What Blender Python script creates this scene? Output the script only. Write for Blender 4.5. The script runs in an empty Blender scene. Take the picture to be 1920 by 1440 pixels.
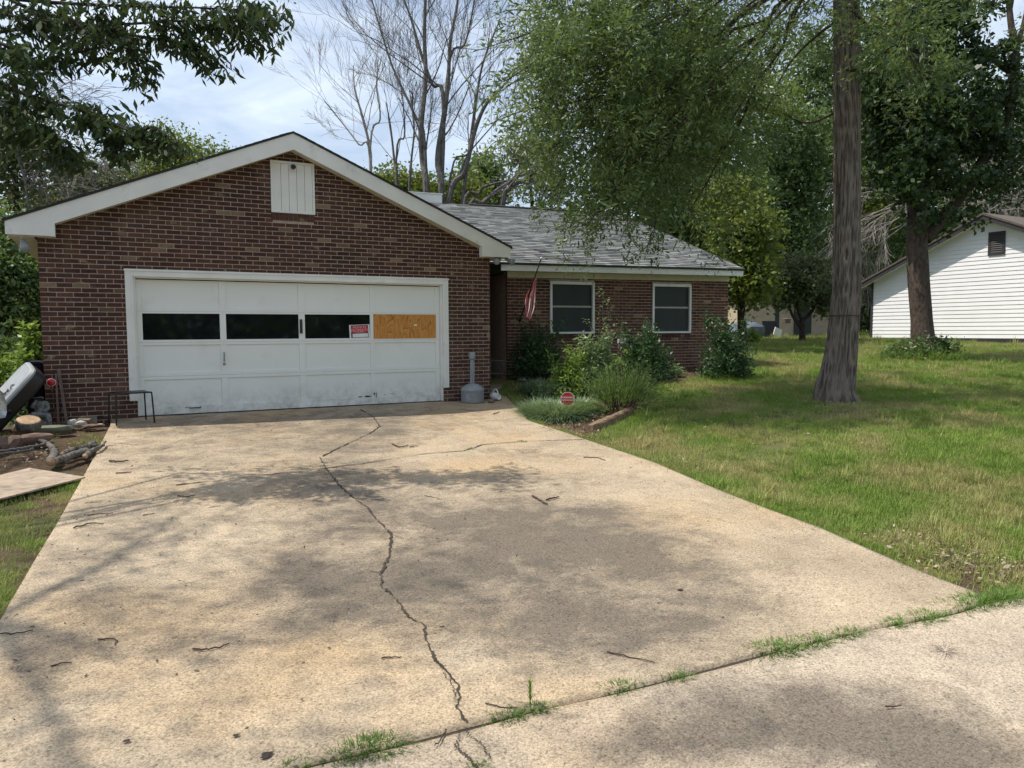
import bpy, bmesh, math, random
import numpy as np
from mathutils import Vector, Matrix, Quaternion

S = bpy.context.scene
COL = S.collection
rng = np.random.default_rng(7)
random.seed(7)

# ------------------------------------------------------------------ camera
F_, PIT, YAW, ROLL = 1387.12, .0716, .4817, -.0047        # focal length in pixels of a 1920 wide picture
CAM = np.array([1.0146, -12.192, 1.2511])
fw = np.array([math.sin(YAW) * math.cos(PIT), math.cos(YAW) * math.cos(PIT), -math.sin(PIT)])
R0 = np.array([math.cos(YAW), -math.sin(YAW), 0.]); U0 = np.cross(R0, fw)
RT = R0 * math.cos(ROLL) + U0 * math.sin(ROLL); UP = U0 * math.cos(ROLL) - R0 * math.sin(ROLL)
cd = bpy.data.cameras.new('camera'); cam = bpy.data.objects.new('camera', cd); COL.objects.link(cam)
cd.sensor_width = 36; cd.lens = 36 * F_ / 1920; cd.clip_end = 2000; cd.clip_start = .05
M = Matrix(((RT[0], UP[0], -fw[0], CAM[0]), (RT[1], UP[1], -fw[1], CAM[1]), (RT[2], UP[2], -fw[2], CAM[2]), (0, 0, 0, 1)))
cam.matrix_world = M
S.camera = cam

# ------------------------------------------------------------------ light
SUN_EL = math.radians(62)
SUN_AZ = math.atan2(-.878, .48)                            # from +Y towards +X
sun_dir = Vector((math.sin(SUN_AZ) * math.cos(SUN_EL), math.cos(SUN_AZ) * math.cos(SUN_EL), math.sin(SUN_EL)))
sd = bpy.data.lights.new('sun', 'SUN'); so = bpy.data.objects.new('sun', sd); COL.objects.link(so)
sd.energy = 4.4; sd.angle = math.radians(.55); sd.color = (1, .93, .82)
so.rotation_mode = 'QUATERNION'; so.rotation_quaternion = sun_dir.to_track_quat('Z', 'Y'); so.location = (-20, 10, 40)
SKY_STRENGTH = .124
W = bpy.data.worlds.new('World'); S.world = W; W.use_nodes = True
wt = W.node_tree; wn = wt.nodes; wl = wt.links
for n in list(wn): wn.remove(n)
sky = wn.new('ShaderNodeTexSky'); sky.sky_type = 'NISHITA'; sky.sun_disc = False
sky.sun_elevation = SUN_EL; sky.sun_rotation = SUN_AZ; sky.air_density = 1.0; sky.dust_density = 1.5; sky.ozone_density = 1.0
tc = wn.new('ShaderNodeTexCoord')
mp = wn.new('ShaderNodeMapping'); mp.inputs['Scale'].default_value = (1.0, 1.6, 3.6); mp.inputs['Rotation'].default_value = (0, 0, .6)
wl.new(tc.outputs['Generated'], mp.inputs['Vector'])
nz = wn.new('ShaderNodeTexNoise'); nz.inputs['Scale'].default_value = 2.1; nz.inputs['Detail'].default_value = 9
nz.inputs['Roughness'].default_value = .58; nz.inputs['Distortion'].default_value = .7
wl.new(mp.outputs['Vector'], nz.inputs['Vector'])
rp = wn.new('ShaderNodeMapRange'); rp.inputs['From Min'].default_value = .40; rp.inputs['From Max'].default_value = .72
rp.inputs['To Min'].default_value = .22; rp.inputs['To Max'].default_value = .95
wl.new(nz.outputs['Fac'], rp.inputs['Value'])
mx = wn.new('ShaderNodeMix'); mx.data_type = 'RGBA'
wl.new(rp.outputs['Result'], mx.inputs['Factor']); wl.new(sky.outputs['Color'], mx.inputs[6]); mx.inputs[7].default_value = (7.4, 8.2, 9.2, 1)
bg = wn.new('ShaderNodeBackground'); bg.inputs['Strength'].default_value = SKY_STRENGTH
wl.new(mx.outputs[2], bg.inputs['Color'])
wo = wn.new('ShaderNodeOutputWorld'); wl.new(bg.outputs[0], wo.inputs['Surface'])
S.view_settings.view_transform = 'Standard'; S.view_settings.look = 'None'; S.view_settings.gamma = 1
S.view_settings.exposure = 0.24
S.render.engine = 'CYCLES'
S.cycles.use_denoising = True; S.cycles.denoising_prefilter = 'NONE'
S.cycles.max_bounces = 6; S.cycles.diffuse_bounces = 4; S.cycles.glossy_bounces = 3; S.cycles.transmission_bounces = 3
S.cycles.transparent_max_bounces = 8; S.cycles.caustics_reflective = False; S.cycles.caustics_refractive = False
S.cycles.sample_clamp_indirect = 6

# ------------------------------------------------------------------ geometry helpers
def smooth(x): x = np.clip(x, 0, 1); return x * x * (3 - 2 * x)

def terr(x, y):
    x = np.asarray(x, float); y = np.asarray(y, float)
    D = (x - CAM[0]) * math.sin(YAW) + (y - CAM[1]) * math.cos(YAW)
    drive = .04 * np.minimum(y, 0) + .012 * np.clip(y, 0, 40)
    lawn = np.interp(D, [-15, 0, 4.5, 9, 12.5, 15.5, 20, 30, 40, 90, 200], [-.9, -.49, -.33, -.12, .08, .34, .5, .8, .95, 1.7, 2.5])
    w = smooth((x - 6.6) / 3.0)
    return drive * (1 - w) + lawn * w

def ray(px, py): return fw + RT * (px - 960) / F_ - UP * (py - 720) / F_
def at(px, py, d): return CAM + ray(px, py) * d
def gp(px, py, dz=0.):
    r = ray(px, py); t = 8.
    for _ in range(60):
        P = CAM + r * t
        t += .6 * ((CAM[2] - float(terr(P[0], P[1])) - dz) / max(1e-4, -r[2]) - t)
        t = min(max(t, .5), 120)
    P = CAM + r * t; return np.array([P[0], P[1], float(terr(P[0], P[1])) + dz])
def on(px, py, ax, val):
    r = ray(px, py); return CAM + r * (val - CAM[ax]) / r[ax]
def depth(P): return float((np.asarray(P) - CAM) @ fw)

def wloc(o):
    v = np.zeros(3)
    while o is not None: v = v + np.array(o.location); o = o.parent
    return v

def tag(o, label=None, cat=None, group=None, kind=None):
    if label: o['label'] = label
    if cat: o['category'] = cat
    if group: o['group'] = group
    if kind: o['kind'] = kind
    return o
def empty(name, loc, label=None, cat=None, group=None):
    o = bpy.data.objects.new(name, None); COL.objects.link(o); o.location = tuple(loc); o.empty_display_size = .1
    return tag(o, label, cat, group)

def mesh_data(name, V, faces, mats=None, nper=None, smooth_=False):
    me = bpy.data.meshes.new(name)
    V = np.asarray(V, np.float32).reshape(-1, 3)
    if isinstance(faces, np.ndarray):
        n, k = faces.shape
        me.vertices.add(len(V)); me.vertices.foreach_set('co', V.ravel())
        me.loops.add(n * k); me.loops.foreach_set('vertex_index', faces.astype(np.int32).ravel())
        me.polygons.add(n); me.polygons.foreach_set('loop_start', np.arange(0, n * k, k, dtype=np.int32))
        me.polygons.foreach_set('loop_total', np.full(n, k, np.int32))
        me.update(calc_edges=True)
    else:
        me.from_pydata([tuple(map(float, v)) for v in V], [], [tuple(map(int, f)) for f in faces]); me.update()
    if smooth_: me.polygons.foreach_set('use_smooth', np.ones(len(me.polygons), bool))
    if mats is not None:
        for m in (mats if isinstance(mats, (list, tuple)) else [mats]): me.materials.append(m)
    return me
def mk(name, V, faces, mat, parent=None, smooth_=False, fattr=None):
    """one mesh object from world coordinates"""
    V = np.asarray(V, float).reshape(-1, 3)
    if parent is not None: V = V - wloc(parent)
    me = mesh_data(name, V, faces, mat, smooth_=smooth_)
    if fattr:
        for k, a in fattr.items():
            a = np.asarray(a, np.float32)
            if a.ndim == 1: t = me.attributes.new(k, 'FLOAT', 'FACE'); t.data.foreach_set('value', a)
            else: t = me.attributes.new(k, 'FLOAT_COLOR', 'FACE'); t.data.foreach_set('color', a.ravel())
    o = bpy.data.objects.new(name, me); COL.objects.link(o); o.parent = parent
    return o

class B:
    """collects shapes, builds one mesh"""
    def __init__(s): s.V = []; s.F = []; s.n = 0; s.T = []
    def add(s, V, F, t=0.):
        V = np.asarray(V, float).reshape(-1, 3)
        s.V.append(V); s.F += [tuple(i + s.n for i in f) for f in F]; s.n += len(V); s.T += [t] * len(F); return s
    def box(s, lo, hi, T=None, t=0.):
        x0, y0, z0 = lo; x1, y1, z1 = hi
        V = np.array([(x0, y0, z0), (x1, y0, z0), (x1, y1, z0), (x0, y1, z0), (x0, y0, z1), (x1, y0, z1), (x1, y1, z1), (x0, y1, z1)], float)
        if T is not None: V = T(V)
        return s.add(V, [(0, 3, 2, 1), (4, 5, 6, 7), (0, 1, 5, 4), (1, 2, 6, 5), (2, 3, 7, 6), (3, 0, 4, 7)], t)
    def prism(s, poly, a, b, T=None, t=0.):
        """poly: (x,z) points counter-clockwise seen from -y, extruded a..b in y"""
        n = len(poly); V = np.array([(x, a, z) for x, z in poly] + [(x, b, z) for x, z in poly], float)
        if T is not None: V = T(V)
        return s.add(V, [tuple(range(n)), tuple(range(2 * n - 1, n - 1, -1))] + [(i, i + n, (i + 1) % n + n, (i + 1) % n) for i in range(n)], t)
    def tube(s, P, r, k=8, cap=True, t=0.):
        V, F = tube(P, r, k, cap); return s.add(V, F, t)
    def lathe(s, prof, c, k=24, axis=None, t=0.):
        c = np.asarray(c, float); th = np.arange(k) * 2 * math.pi / k
        if axis is None: A, Bv, Cv = np.eye(3)
        else:
            Cv = np.asarray(axis, float); Cv = Cv / np.linalg.norm(Cv); A = np.cross(Cv, [0.3, .9, .17]); A /= np.linalg.norm(A); Bv = np.cross(Cv, A)
        V = [c + (A * math.cos(q) + Bv * math.sin(q)) * r + Cv * z for r, z in prof for q in th]
        F = [(i * k + j, i * k + (j + 1) % k, (i + 1) * k + (j + 1) % k, (i + 1) * k + j) for i in range(len(prof) - 1) for j in range(k)]
        F += [tuple(range(k - 1, -1, -1)), tuple(range((len(prof) - 1) * k, len(prof) * k))]
        return s.add(V, F, t)
    def obj(s, name, mat, parent=None, smooth_=False, tint=False, bevel=0):
        o = mk(name, np.concatenate(s.V), s.F, mat, parent, smooth_, {'tint': s.T} if tint else None)
        if bevel:
            bm = bmesh.new(); bm.from_mesh(o.data)
            bmesh.ops.bevel(bm, geom=bm.edges[:], offset=bevel, segments=2, affect='EDGES', profile=.6)
            bm.to_mesh(o.data); bm.free()
        return o

def tube(P, r, k=8, cap=True):
    P = np.asarray(P, float); n = len(P); r = np.broadcast_to(np.asarray(r, float), (n,))
    T = np.gradient(P, axis=0); T /= np.linalg.norm(T, axis=1)[:, None] + 1e-9
    ref = np.array([0, 0, 1.]) if abs(T[0][2]) < .9 else np.array([1., 0, 0])
    A = np.cross(T, ref); A /= np.linalg.norm(A, axis=1)[:, None] + 1e-9
    Bv = np.cross(T, A)
    th = np.arange(k) * 2 * math.pi / k
    V = (P[:, None] + r[:, None, None] * (A[:, None] * np.cos(th)[None, :, None] + Bv[:, None] * np.sin(th)[None, :, None])).reshape(-1, 3)
    F = [(i * k + j, i * k + (j + 1) % k, (i + 1) * k + (j + 1) % k, (i + 1) * k + j) for i in range(n - 1) for j in range(k)]
    if cap: F += [tuple(range(k - 1, -1, -1)), tuple(range((n - 1) * k, n * k))]
    return V, F

def bez(p0, p1, p2, n=8):
    t = np.linspace(0, 1, n)[:, None]
    return (1 - t) ** 2 * np.asarray(p0) + 2 * t * (1 - t) * np.asarray(p1) + t * t * np.asarray(p2)
def poly_smooth(P, n=6):
    """Catmull-Rom through points"""
    P = np.asarray(P, float); Q = np.vstack([2 * P[0] - P[1], P, 2 * P[-1] - P[-2]]); out = []
    for i in range(1, len(Q) - 2):
        for t in np.linspace(0, 1, n, endpoint=False):
            out.append(.5 * (2 * Q[i] + (Q[i + 1] - Q[i - 1]) * t + (2 * Q[i - 1] - 5 * Q[i] + 4 * Q[i + 1] - Q[i + 2]) * t * t + (3 * Q[i] - Q[i - 1] - 3 * Q[i + 1] + Q[i + 2]) * t ** 3))
    out.append(P[-1]); return np.array(out)

_lat = rng.random((64, 64))
def vnoise(x, y):
    x = np.asarray(x, float); y = np.asarray(y, float); xi = np.floor(x).astype(int); yi = np.floor(y).astype(int)
    fx = x - xi; fy = y - yi; fx = fx * fx * (3 - 2 * fx); fy = fy * fy * (3 - 2 * fy)
    g = lambda a, b: _lat[a % 64, b % 64]
    return (g(xi, yi) * (1 - fx) + g(xi + 1, yi) * fx) * (1 - fy) + (g(xi, yi + 1) * (1 - fx) + g(xi + 1, yi + 1) * fx) * fy
def fbm(x, y, o=4):
    a = 0.; s = .5
    for k in range(o): a = a + s * vnoise(x * 2 ** k + 17.3 * k, y * 2 ** k + 9.1 * k); s *= .5
    return a / .94
def in_poly(x, y, poly):
    poly = np.asarray(poly, float)[:, :2]; inside = np.zeros(len(x), bool); n = len(poly); j = n - 1
    for i in range(n):
        xi, yi = poly[i]; xj, yj = poly[j]
        c = ((yi > y) != (yj > y)) & (x < (xj - xi) * (y - yi) / (yj - yi + 1e-12) + xi)
        inside ^= c; j = i
    return inside

# ------------------------------------------------------------------ materials
def mat(name):
    m = bpy.data.materials.new(name); m.use_nodes = True; nt = m.node_tree; b = nt.nodes['Principled BSDF']; return m, nt, b
def nd(nt, typ, **kw):
    n = nt.nodes.new(typ)
    for k, v in kw.items():
        if k in n.inputs: n.inputs[k].default_value = v
        else: setattr(n, k, v)
    return n
def noise(nt, vec, scale, detail=4, rough=.55, dist=0):
    n = nd(nt, 'ShaderNodeTexNoise', Scale=scale, Detail=detail, Roughness=rough, Distortion=dist)
    if vec is not None: nt.links.new(vec, n.inputs['Vector'])
    return n.outputs['Fac']
def rng_(nt, v, a, b, c=0., d=1.):
    n = nt.nodes.new('ShaderNodeMapRange'); n.inputs['From Min'].default_value = a; n.inputs['From Max'].default_value = b
    n.inputs['To Min'].default_value = c; n.inputs['To Max'].default_value = d; nt.links.new(v, n.inputs['Value']); return n.outputs['Result']
def mixc(nt, f, a, b, mode='MIX'):
    n = nt.nodes.new('ShaderNodeMix'); n.data_type = 'RGBA'; n.blend_type = mode
    for s, i in ((f, 0), (a, 6), (b, 7)):
        if isinstance(s, (int, float)): n.inputs[i].default_value = s
        elif isinstance(s, tuple): n.inputs[i].default_value = (*s, 1)
        else: nt.links.new(s, n.inputs[i])
    return n.outputs[2]
def math_(nt, op, a, b=0.):
    n = nt.nodes.new('ShaderNodeMath'); n.operation = op
    for s, i in ((a, 0), (b, 1)):
        if isinstance(s, (int, float)): n.inputs[i].default_value = s
        else: nt.links.new(s, n.inputs[i])
    return n.outputs[0]
def pos(nt): return nt.nodes.new('ShaderNodeNewGeometry').outputs['Position']
def scaled(nt, v, s):
    n = nt.nodes.new('ShaderNodeVectorMath'); n.operation = 'MULTIPLY'; n.inputs[1].default_value = s; nt.links.new(v, n.inputs[0]); return n.outputs[0]
def bump(nt, b, h, strength=.3, dist=.01):
    n = nd(nt, 'ShaderNodeBump', Strength=strength, Distance=dist); nt.links.new(h, n.inputs['Height']); nt.links.new(n.outputs[0], b.inputs['Normal'])
def attr(nt, name, out='Fac'):
    n = nt.nodes.new('ShaderNodeAttribute'); n.attribute_name = name; return n.outputs[out]

def simple(name, col, rough=.6, metal=0., var=.12, scale=6., bmp=0., spec=.5, dirt=None):
    m, nt, b = mat(name); p = pos(nt)
    f = noise(nt, p, scale, 5)
    c = mixc(nt, rng_(nt, f, .3, .7), tuple(x * (1 - var) for x in col), tuple(min(1, x * (1 + var)) for x in col))
    if dirt:
        g = noise(nt, p, dirt[1], 6, .65); c = mixc(nt, rng_(nt, g, dirt[2], dirt[2] + .18, 0, dirt[3]), c, dirt[0])
    nt.links.new(c, b.inputs['Base Color']); b.inputs['Roughness'].default_value = rough; b.inputs['Metallic'].default_value = metal
    b.inputs['Specular IOR Level'].default_value = spec
    if bmp: bump(nt, b, noise(nt, p, scale * 8, 5), bmp, .01)
    return m

def leafmat(name, dark, light, trans=.3, rough=.45, spec=.35):
    m, nt, b = mat(name); t = attr(nt, 'tint')
    c = mixc(nt, t, dark, light)
    nt.links.new(c, b.inputs['Base Color']); b.inputs['Roughness'].default_value = rough; b.inputs['Specular IOR Level'].default_value = spec
    tr = nt.nodes.new('ShaderNodeBsdfTranslucent'); c2 = mixc(nt, .5, c, (light[0] * 1.3, light[1] * 1.25, light[2] * .7)); nt.links.new(c2, tr.inputs['Color'])
    ms = nt.nodes.new('ShaderNodeMixShader'); ms.inputs[0].default_value = trans
    nt.links.new(b.outputs[0], ms.inputs[1]); nt.links.new(tr.outputs[0], ms.inputs[2])
    nt.links.new(ms.outputs[0], nt.nodes['Material Output'].inputs['Surface']); return m

def barkmat(name, a, c, zs=.22, scale=38, bs=.8, dist=.03):
    m, nt, b = mat(name); p = scaled(nt, pos(nt), (1, 1, zs))
    f = noise(nt, p, scale, 6, .6, .4); g = noise(nt, pos(nt), 2.5, 3)
    col = mixc(nt, rng_(nt, f, .36, .64), a, c); col = mixc(nt, rng_(nt, g, .35, .75, 0, .45), col, tuple(x * 1.35 for x in c))
    nt.links.new(col, b.inputs['Base Color']); b.inputs['Roughness'].default_value = .9; b.inputs['Specular IOR Level'].default_value = .15
    bump(nt, b, f, bs, dist); return m

def brickmat(name, src):
    m, nt, b = mat(name); p = pos(nt)
    base = attr(nt, 'col', 'Color') if src == 'attr' else nt.nodes.new('ShaderNodeObjectInfo').outputs['Color']
    f = noise(nt, p, 26, 5, .65); c = mixc(nt, rng_(nt, f, .25, .75), mixc(nt, .6, base, (.03, .018, .014)), mixc(nt, .25, base, (.26, .12, .09)))
    g = noise(nt, scaled(nt, p, (1, 1, 2.2)), 4.3, 3, .6); c = mixc(nt, rng_(nt, g, .615, .68, 0, .7), c, (.30, .235, .14))
    c = mixc(nt, rng_(nt, noise(nt, p, .75, 4, .6), .42, .68, 0, .5), c, (.035, .022, .018)); c = mixc(nt, rng_(nt, noise(nt, scaled(nt, p, (1, 1, .5)), 1.9, 4, .6), .55, .72, 0, .28), c, (.22, .15, .11))
    h = noise(nt, p, 150, 3); c = mixc(nt, rng_(nt, h, .58, .7, 0, .4), c, (.04, .03, .03))
    nt.links.new(c, b.inputs['Base Color']); b.inputs['Roughness'].default_value = .85; b.inputs['Specular IOR Level'].default_value = .2
    bump(nt, b, noise(nt, p, 120, 4), .5, .004); return m

M_brick_o = brickmat('brick_face', 'obj'); M_brick_a = brickmat('brick_faces', 'attr')
M_mortar = simple('mortar', (.43, .345, .285), .95, var=.2, scale=14, bmp=.4, spec=.1)
M_white = simple('white_paint', (.76, .76, .72), .55, var=.06, scale=3, bmp=.05, dirt=((.36, .35, .30), 3.1, .58, .5))
M_door = simple('door_paint', (.77, .79, .75), .5, var=.025, scale=1.2, bmp=.02, dirt=((.52, .52, .46), 1.6, .58, .4))
nt_ = M_door.node_tree; b_ = nt_.nodes['Principled BSDF']; src_ = b_.inputs['Base Color'].links[0].from_socket; sx = nt_.nodes.new('ShaderNodeSeparateXYZ'); nt_.links.new(pos(nt_), sx.inputs[0])
gr_ = math_(nt_, 'MULTIPLY', rng_(nt_, sx.outputs[2], .0, .45, 1., 0.), rng_(nt_, noise(nt_, pos(nt_), 5.5, 6, .7), .40, .68, 0, .75)); nt_.links.new(mixc(nt_, gr_, src_, (.34, .30, .23)), b_.inputs['Base Color'])
M_soffit = simple('soffit_paint', (.62, .60, .50), .7, var=.08)
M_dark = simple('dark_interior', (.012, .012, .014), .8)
M_black = simple('black_plastic', (.014, .014, .016), .45)
M_blackmetal = simple('black_metal', (.018, .018, .02), .4, metal=.3)
M_greypl = simple('grey_plastic', (.26, .28, .29), .55, var=.1, scale=8, dirt=((.16, .17, .17), 5, .55, .4))
M_whitepl = simple('white_plastic', (.72, .72, .70), .4, var=.05)
M_red = simple('red_enamel', (.42, .015, .02), .35, var=.15)
M_stone = simple('pale_stone', (.42, .40, .36), .9, var=.3, scale=9, bmp=.6, dirt=((.14, .13, .11), 7, .5, .6))
M_rock = simple('brown_stone', (.17, .11, .08), .9, var=.4, scale=9, bmp=.6)
M_greenstone = simple('mossy_concrete', (.14, .15, .10), .9, var=.3, scale=9, bmp=.5)
M_statue = simple('weathered_cast_stone', (.22, .22, .21), .9, var=.4, scale=22, bmp=.6, dirt=((.07, .07, .06), 14, .48, .7))
M_wire = simple('rusty_wire', (.12, .07, .05), .8, var=.3)
M_stake = simple('grey_wood', (.17, .12, .10), .9, var=.35, scale=30, bmp=.4)
M_navy = simple('navy_plastic', (.005, .006, .012), .7, spec=.2)
M_silver = simple('silver_paint', (.50, .53, .55), .25, metal=.4, var=.03)
M_tyre = simple('tyre_rubber', (.018, .018, .018), .85)
M_roofdark = simple('dark_roof_edge', (.025, .024, .025), .85)
M_nbtrim = simple('charcoal_trim', (.03, .028, .032), .6)
M_nbroof = simple('brown_roof', (.10, .08, .065), .9, var=.3, scale=12)
M_nbwhite = simple('white_siding_paint', (.82, .82, .84), .55, var=.03, scale=2)
M_beige = simple('beige_siding_paint', (.50, .40, .29), .7, var=.1)
M_greendoor = simple('dark_green_paint', (.03, .045, .04), .6)
M_tarp = simple('blue_grey_tarp', (.10, .13, .16), .6, var=.3, scale=3)
M_crack = simple('crack_soil', (.045, .034, .024), .95, var=.4, scale=40)
M_twig = simple('dry_twig', (.07, .045, .035), .9, var=.4, scale=40)
M_log = barkmat('fallen_bark', (.05, .04, .035), (.20, .18, .16), .5, 30)
M_cutwood = simple('cut_wood', (.42, .28, .16), .8, var=.3, scale=20)
M_timber = simple('weathered_timber', (.20, .13, .08), .9, var=.4, scale=18, bmp=.7)

# panes
m, nt, b = mat('dark_glass'); b.inputs['Base Color'].default_value = (.006, .007, .009, 1); b.inputs['Roughness'].default_value = .04; b.inputs['Specular IOR Level'].default_value = .5; M_glass = m
nz_ = noise(nt, pos(nt), 1.2, 2); bump(nt, b, nz_, .03, .02)
m, nt, b = mat('window_screen'); f = noise(nt, scaled(nt, pos(nt), (1, 1, .6)), 3, 3)
nt.links.new(mixc(nt, f, (.026, .036, .031), (.05, .062, .054)), b.inputs['Base Color']); b.inputs['Roughness'].default_value = .4; b.inputs['Specular IOR Level'].default_value = .2; M_screen = m

# plywood
def ply(name, a, c, d, sc):
    m, nt, b = mat(name); p = scaled(nt, nt.nodes.new('ShaderNodeTexCoord').outputs['Object'], sc)
    n1 = noise(nt, p, 1.6, 2, .5, .5)
    w = math_(nt, 'FRACT', math_(nt, 'MULTIPLY', n1, 9.))
    col = mixc(nt, rng_(nt, w, .0, .9), a, c); col = mixc(nt, rng_(nt, w, .82, 1., 0, .8), col, d)
    col = mixc(nt, rng_(nt, noise(nt, scaled(nt, p, (6, 6, 6)), 6, 4), .4, .8, 0, .3), col, d)
    nt.links.new(col, b.inputs['Base Color']); b.inputs['Roughness'].default_value = .75; return m
M_ply = ply('orange_plywood', (.64, .30, .065), (.50, .215, .042), (.22, .075, .015), (3.2, 1, 1.0))
M_ply2 = ply('weathered_plywood', (.42, .34, .25), (.33, .25, .18), (.16, .11, .075), (.9, 3.6, 1))

# shingles
def shmat(name, src):
    m, nt, b = mat(name); p = pos(nt)
    t = attr(nt, 'tint') if src == 'attr' else nt.nodes.new('ShaderNodeObjectInfo').outputs['Color']
    c = mixc(nt, t, (.06, .066, .068), (.29, .305, .305))
    f = noise(nt, p, 90, 3, .7); c = mixc(nt, rng_(nt, f, .4, .75, 0, .5), c, (.10, .105, .105))
    g = noise(nt, p, .9, 3); c = mixc(nt, rng_(nt, g, .45, .8, 0, .25), c, (.14, .15, .14))
    nt.links.new(c, b.inputs['Base Color']); b.inputs['Roughness'].default_value = .95; b.inputs['Specular IOR Level'].default_value = .15
    bump(nt, b, noise(nt, p, 260, 2), .4, .003); return m
M_sh_a = shmat('shingles', 'attr'); M_sh_o = shmat('shingle', 'obj')

# concrete
def concmat(name, base, stain_shade_amt):
    m, nt, b = mat(name); p = pos(nt)
    f = noise(nt, p, 1.3, 6, .62); c = mixc(nt, rng_(nt, f, .32, .68), tuple(x * .78 for x in base), tuple(x * 1.14 for x in base))
    w = noise(nt, p, .5, 3); c = mixc(nt, rng_(nt, w, .5, .72, 0, .7), c, (base[0] * 1.10, base[1] * .94, base[2] * .72))
    k1 = noise(nt, p, 3.2, 8, .68, .6); k2 = noise(nt, scaled(nt, p, (1, 1.7, 1)), 11, 6, .7)
    c = mixc(nt, rng_(nt, k1, .50, .68, 0, .55), c, (base[0] * .56, base[1] * .54, base[2] * .54))
    c = mixc(nt, rng_(nt, k2, .56, .72, 0, .45), c, (base[0] * .5, base[1] * .46, base[2] * .44))
    s = attr(nt, 'stain'); d = math_(nt, 'ADD', math_(nt, 'MULTIPLY', math_(nt, 'SUBTRACT', k1, .5), 1.5), math_(nt, 'MULTIPLY', math_(nt, 'SUBTRACT', k2, .5), .8))
    sf = rng_(nt, math_(nt, 'ADD', s, math_(nt, 'MULTIPLY', d, rng_(nt, s, .0, .25, .12, 1.))), .12, .95, 0, stain_shade_amt)
    c = mixc(nt, sf, c, (.138, .117, .093))
    v = nd(nt, 'ShaderNodeTexVoronoi', Scale=150.); nt.links.new(p, v.inputs['Vector']); sep = nt.nodes.new('ShaderNodeSeparateColor'); nt.links.new(v.outputs['Color'], sep.inputs[0])
    v2 = nd(nt, 'ShaderNodeTexVoronoi', Scale=70.); nt.links.new(p, v2.inputs['Vector']); sep2 = nt.nodes.new('ShaderNodeSeparateColor'); nt.links.new(v2.outputs['Color'], sep2.inputs[0])
    g1 = noise(nt, p, 85, 3, .8)
    sp = math_(nt, 'ADD', rng_(nt, sep.outputs[0], 0, 1, .70, 1.18), math_(nt, 'ADD', rng_(nt, sep2.outputs[0], .78, 1., 0, -.22), rng_(nt, g1, .45, .65, .16, -.30)))
    cc = nt.nodes.new('ShaderNodeCombineColor'); [nt.links.new(sp, cc.inputs[q]) for q in range(3)]
    c = mixc(nt, 1., c, cc.outputs[0], 'MULTIPLY')
    nt.links.new(c, b.inputs['Base Color']); b.inputs['Roughness'].default_value = .92; b.inputs['Specular IOR Level'].default_value = .15
    h = math_(nt, 'ADD', math_(nt, 'MULTIPLY', g1, -.7), math_(nt, 'MULTIPLY', noise(nt, p, 20, 4), .5)); bump(nt, b, h, .6, .008); return m
M_conc = concmat('driveway_concrete', (.425, .345, .245), .9)
M_apron = concmat('apron_concrete', (.43, .36, .275), .9)

# soil / lawn floor
m, nt, b = mat('lawn_floor'); p = pos(nt); s = attr(nt, 'soil')
f = noise(nt, p, 3, 5); g = noise(nt, p, 45, 4, .7)
lawnc = mixc(nt, rng_(nt, f, .35, .65), (.07, .11, .03), (.15, .14, .065))
soilc = mixc(nt, rng_(nt, g, .3, .7), (.05, .034, .024), (.15, .105, .07))
c = mixc(nt, s, lawnc, soilc); c = mixc(nt, rng_(nt, noise(nt, p, 120, 3), .6, .75, 0, .5), c, (.22, .17, .11))
nt.links.new(c, b.inputs['Base Color']); b.inputs['Roughness'].default_value = .95; b.inputs['Specular IOR Level'].default_value = .1
bump(nt, b, g, .8, .03); M_ground = m

# grass blades: colour drifts over the lawn with dry patches
def grassmat(name, a, c, dry, dryamt):
    m, nt, b = mat(name); p = pos(nt)
    t = attr(nt, 'tint'); f = noise(nt, p, .45, 3); g = noise(nt, p, .8, 4, .6)
    col = mixc(nt, t, a, c); col = mixc(nt, rng_(nt, f, .3, .7, 0, .55), col, tuple(x * .72 for x in a))
    col = mixc(nt, math_(nt, 'MULTIPLY', rng_(nt, g, .44, .62), dryamt), col, dry)
    nt.links.new(col, b.inputs['Base Color']); b.inputs['Roughness'].default_value = .55; b.inputs['Specular IOR Level'].default_value = .25
    tr = nt.nodes.new('ShaderNodeBsdfTranslucent'); nt.links.new(col, tr.inputs['Color'])
    ms = nt.nodes.new('ShaderNodeMixShader'); ms.inputs[0].default_value = .35
    nt.links.new(b.outputs[0], ms.inputs[1]); nt.links.new(tr.outputs[0], ms.inputs[2]); nt.links.new(ms.outputs[0], nt.nodes['Material Output'].inputs['Surface']); return m
M_grass = grassmat('lawn_grass', (.155, .26, .042), (.36, .46, .105), (.45, .38, .18), .8)
M_weed = grassmat('weed_blades', (.08, .17, .025), (.19, .33, .06), (.2, .25, .08), .15)
M_liriope = leafmat('liriope_blade', (.07, .13, .045), (.32, .42, .25), .25, .32, .6)
M_rosemary = leafmat('rosemary_needles', (.09, .165, .036), (.21, .31, .095), .4)
M_holly = leafmat('holly_leaves', (.022, .058, .020), (.085, .165, .055), .2, .45, .35)
M_herb = leafmat('herb_leaves', (.10, .19, .03), (.27, .38, .085), .4)
M_greyherb = leafmat('grey_green_leaves', (.11, .17, .075), (.28, .37, .19), .38)
M_oakleaf = leafmat('willow_oak_leaves', (.034, .070, .028), (.195, .265, .095), .40, .4)
M_maple = leafmat('maple_leaves', (.020, .045, .016), (.070, .115, .036), .2)
M_cherry = leafmat('cherry_leaves', (.024, .044, .022), (.065, .095, .040), .3, .6, .12)
M_wood1 = leafmat('woodland_leaves', (.034, .066, .026), (.17, .25, .085), .33)
M_wood2 = leafmat('bright_woodland_leaves', (.075, .12, .025), (.21, .26, .06), .4)
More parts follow.
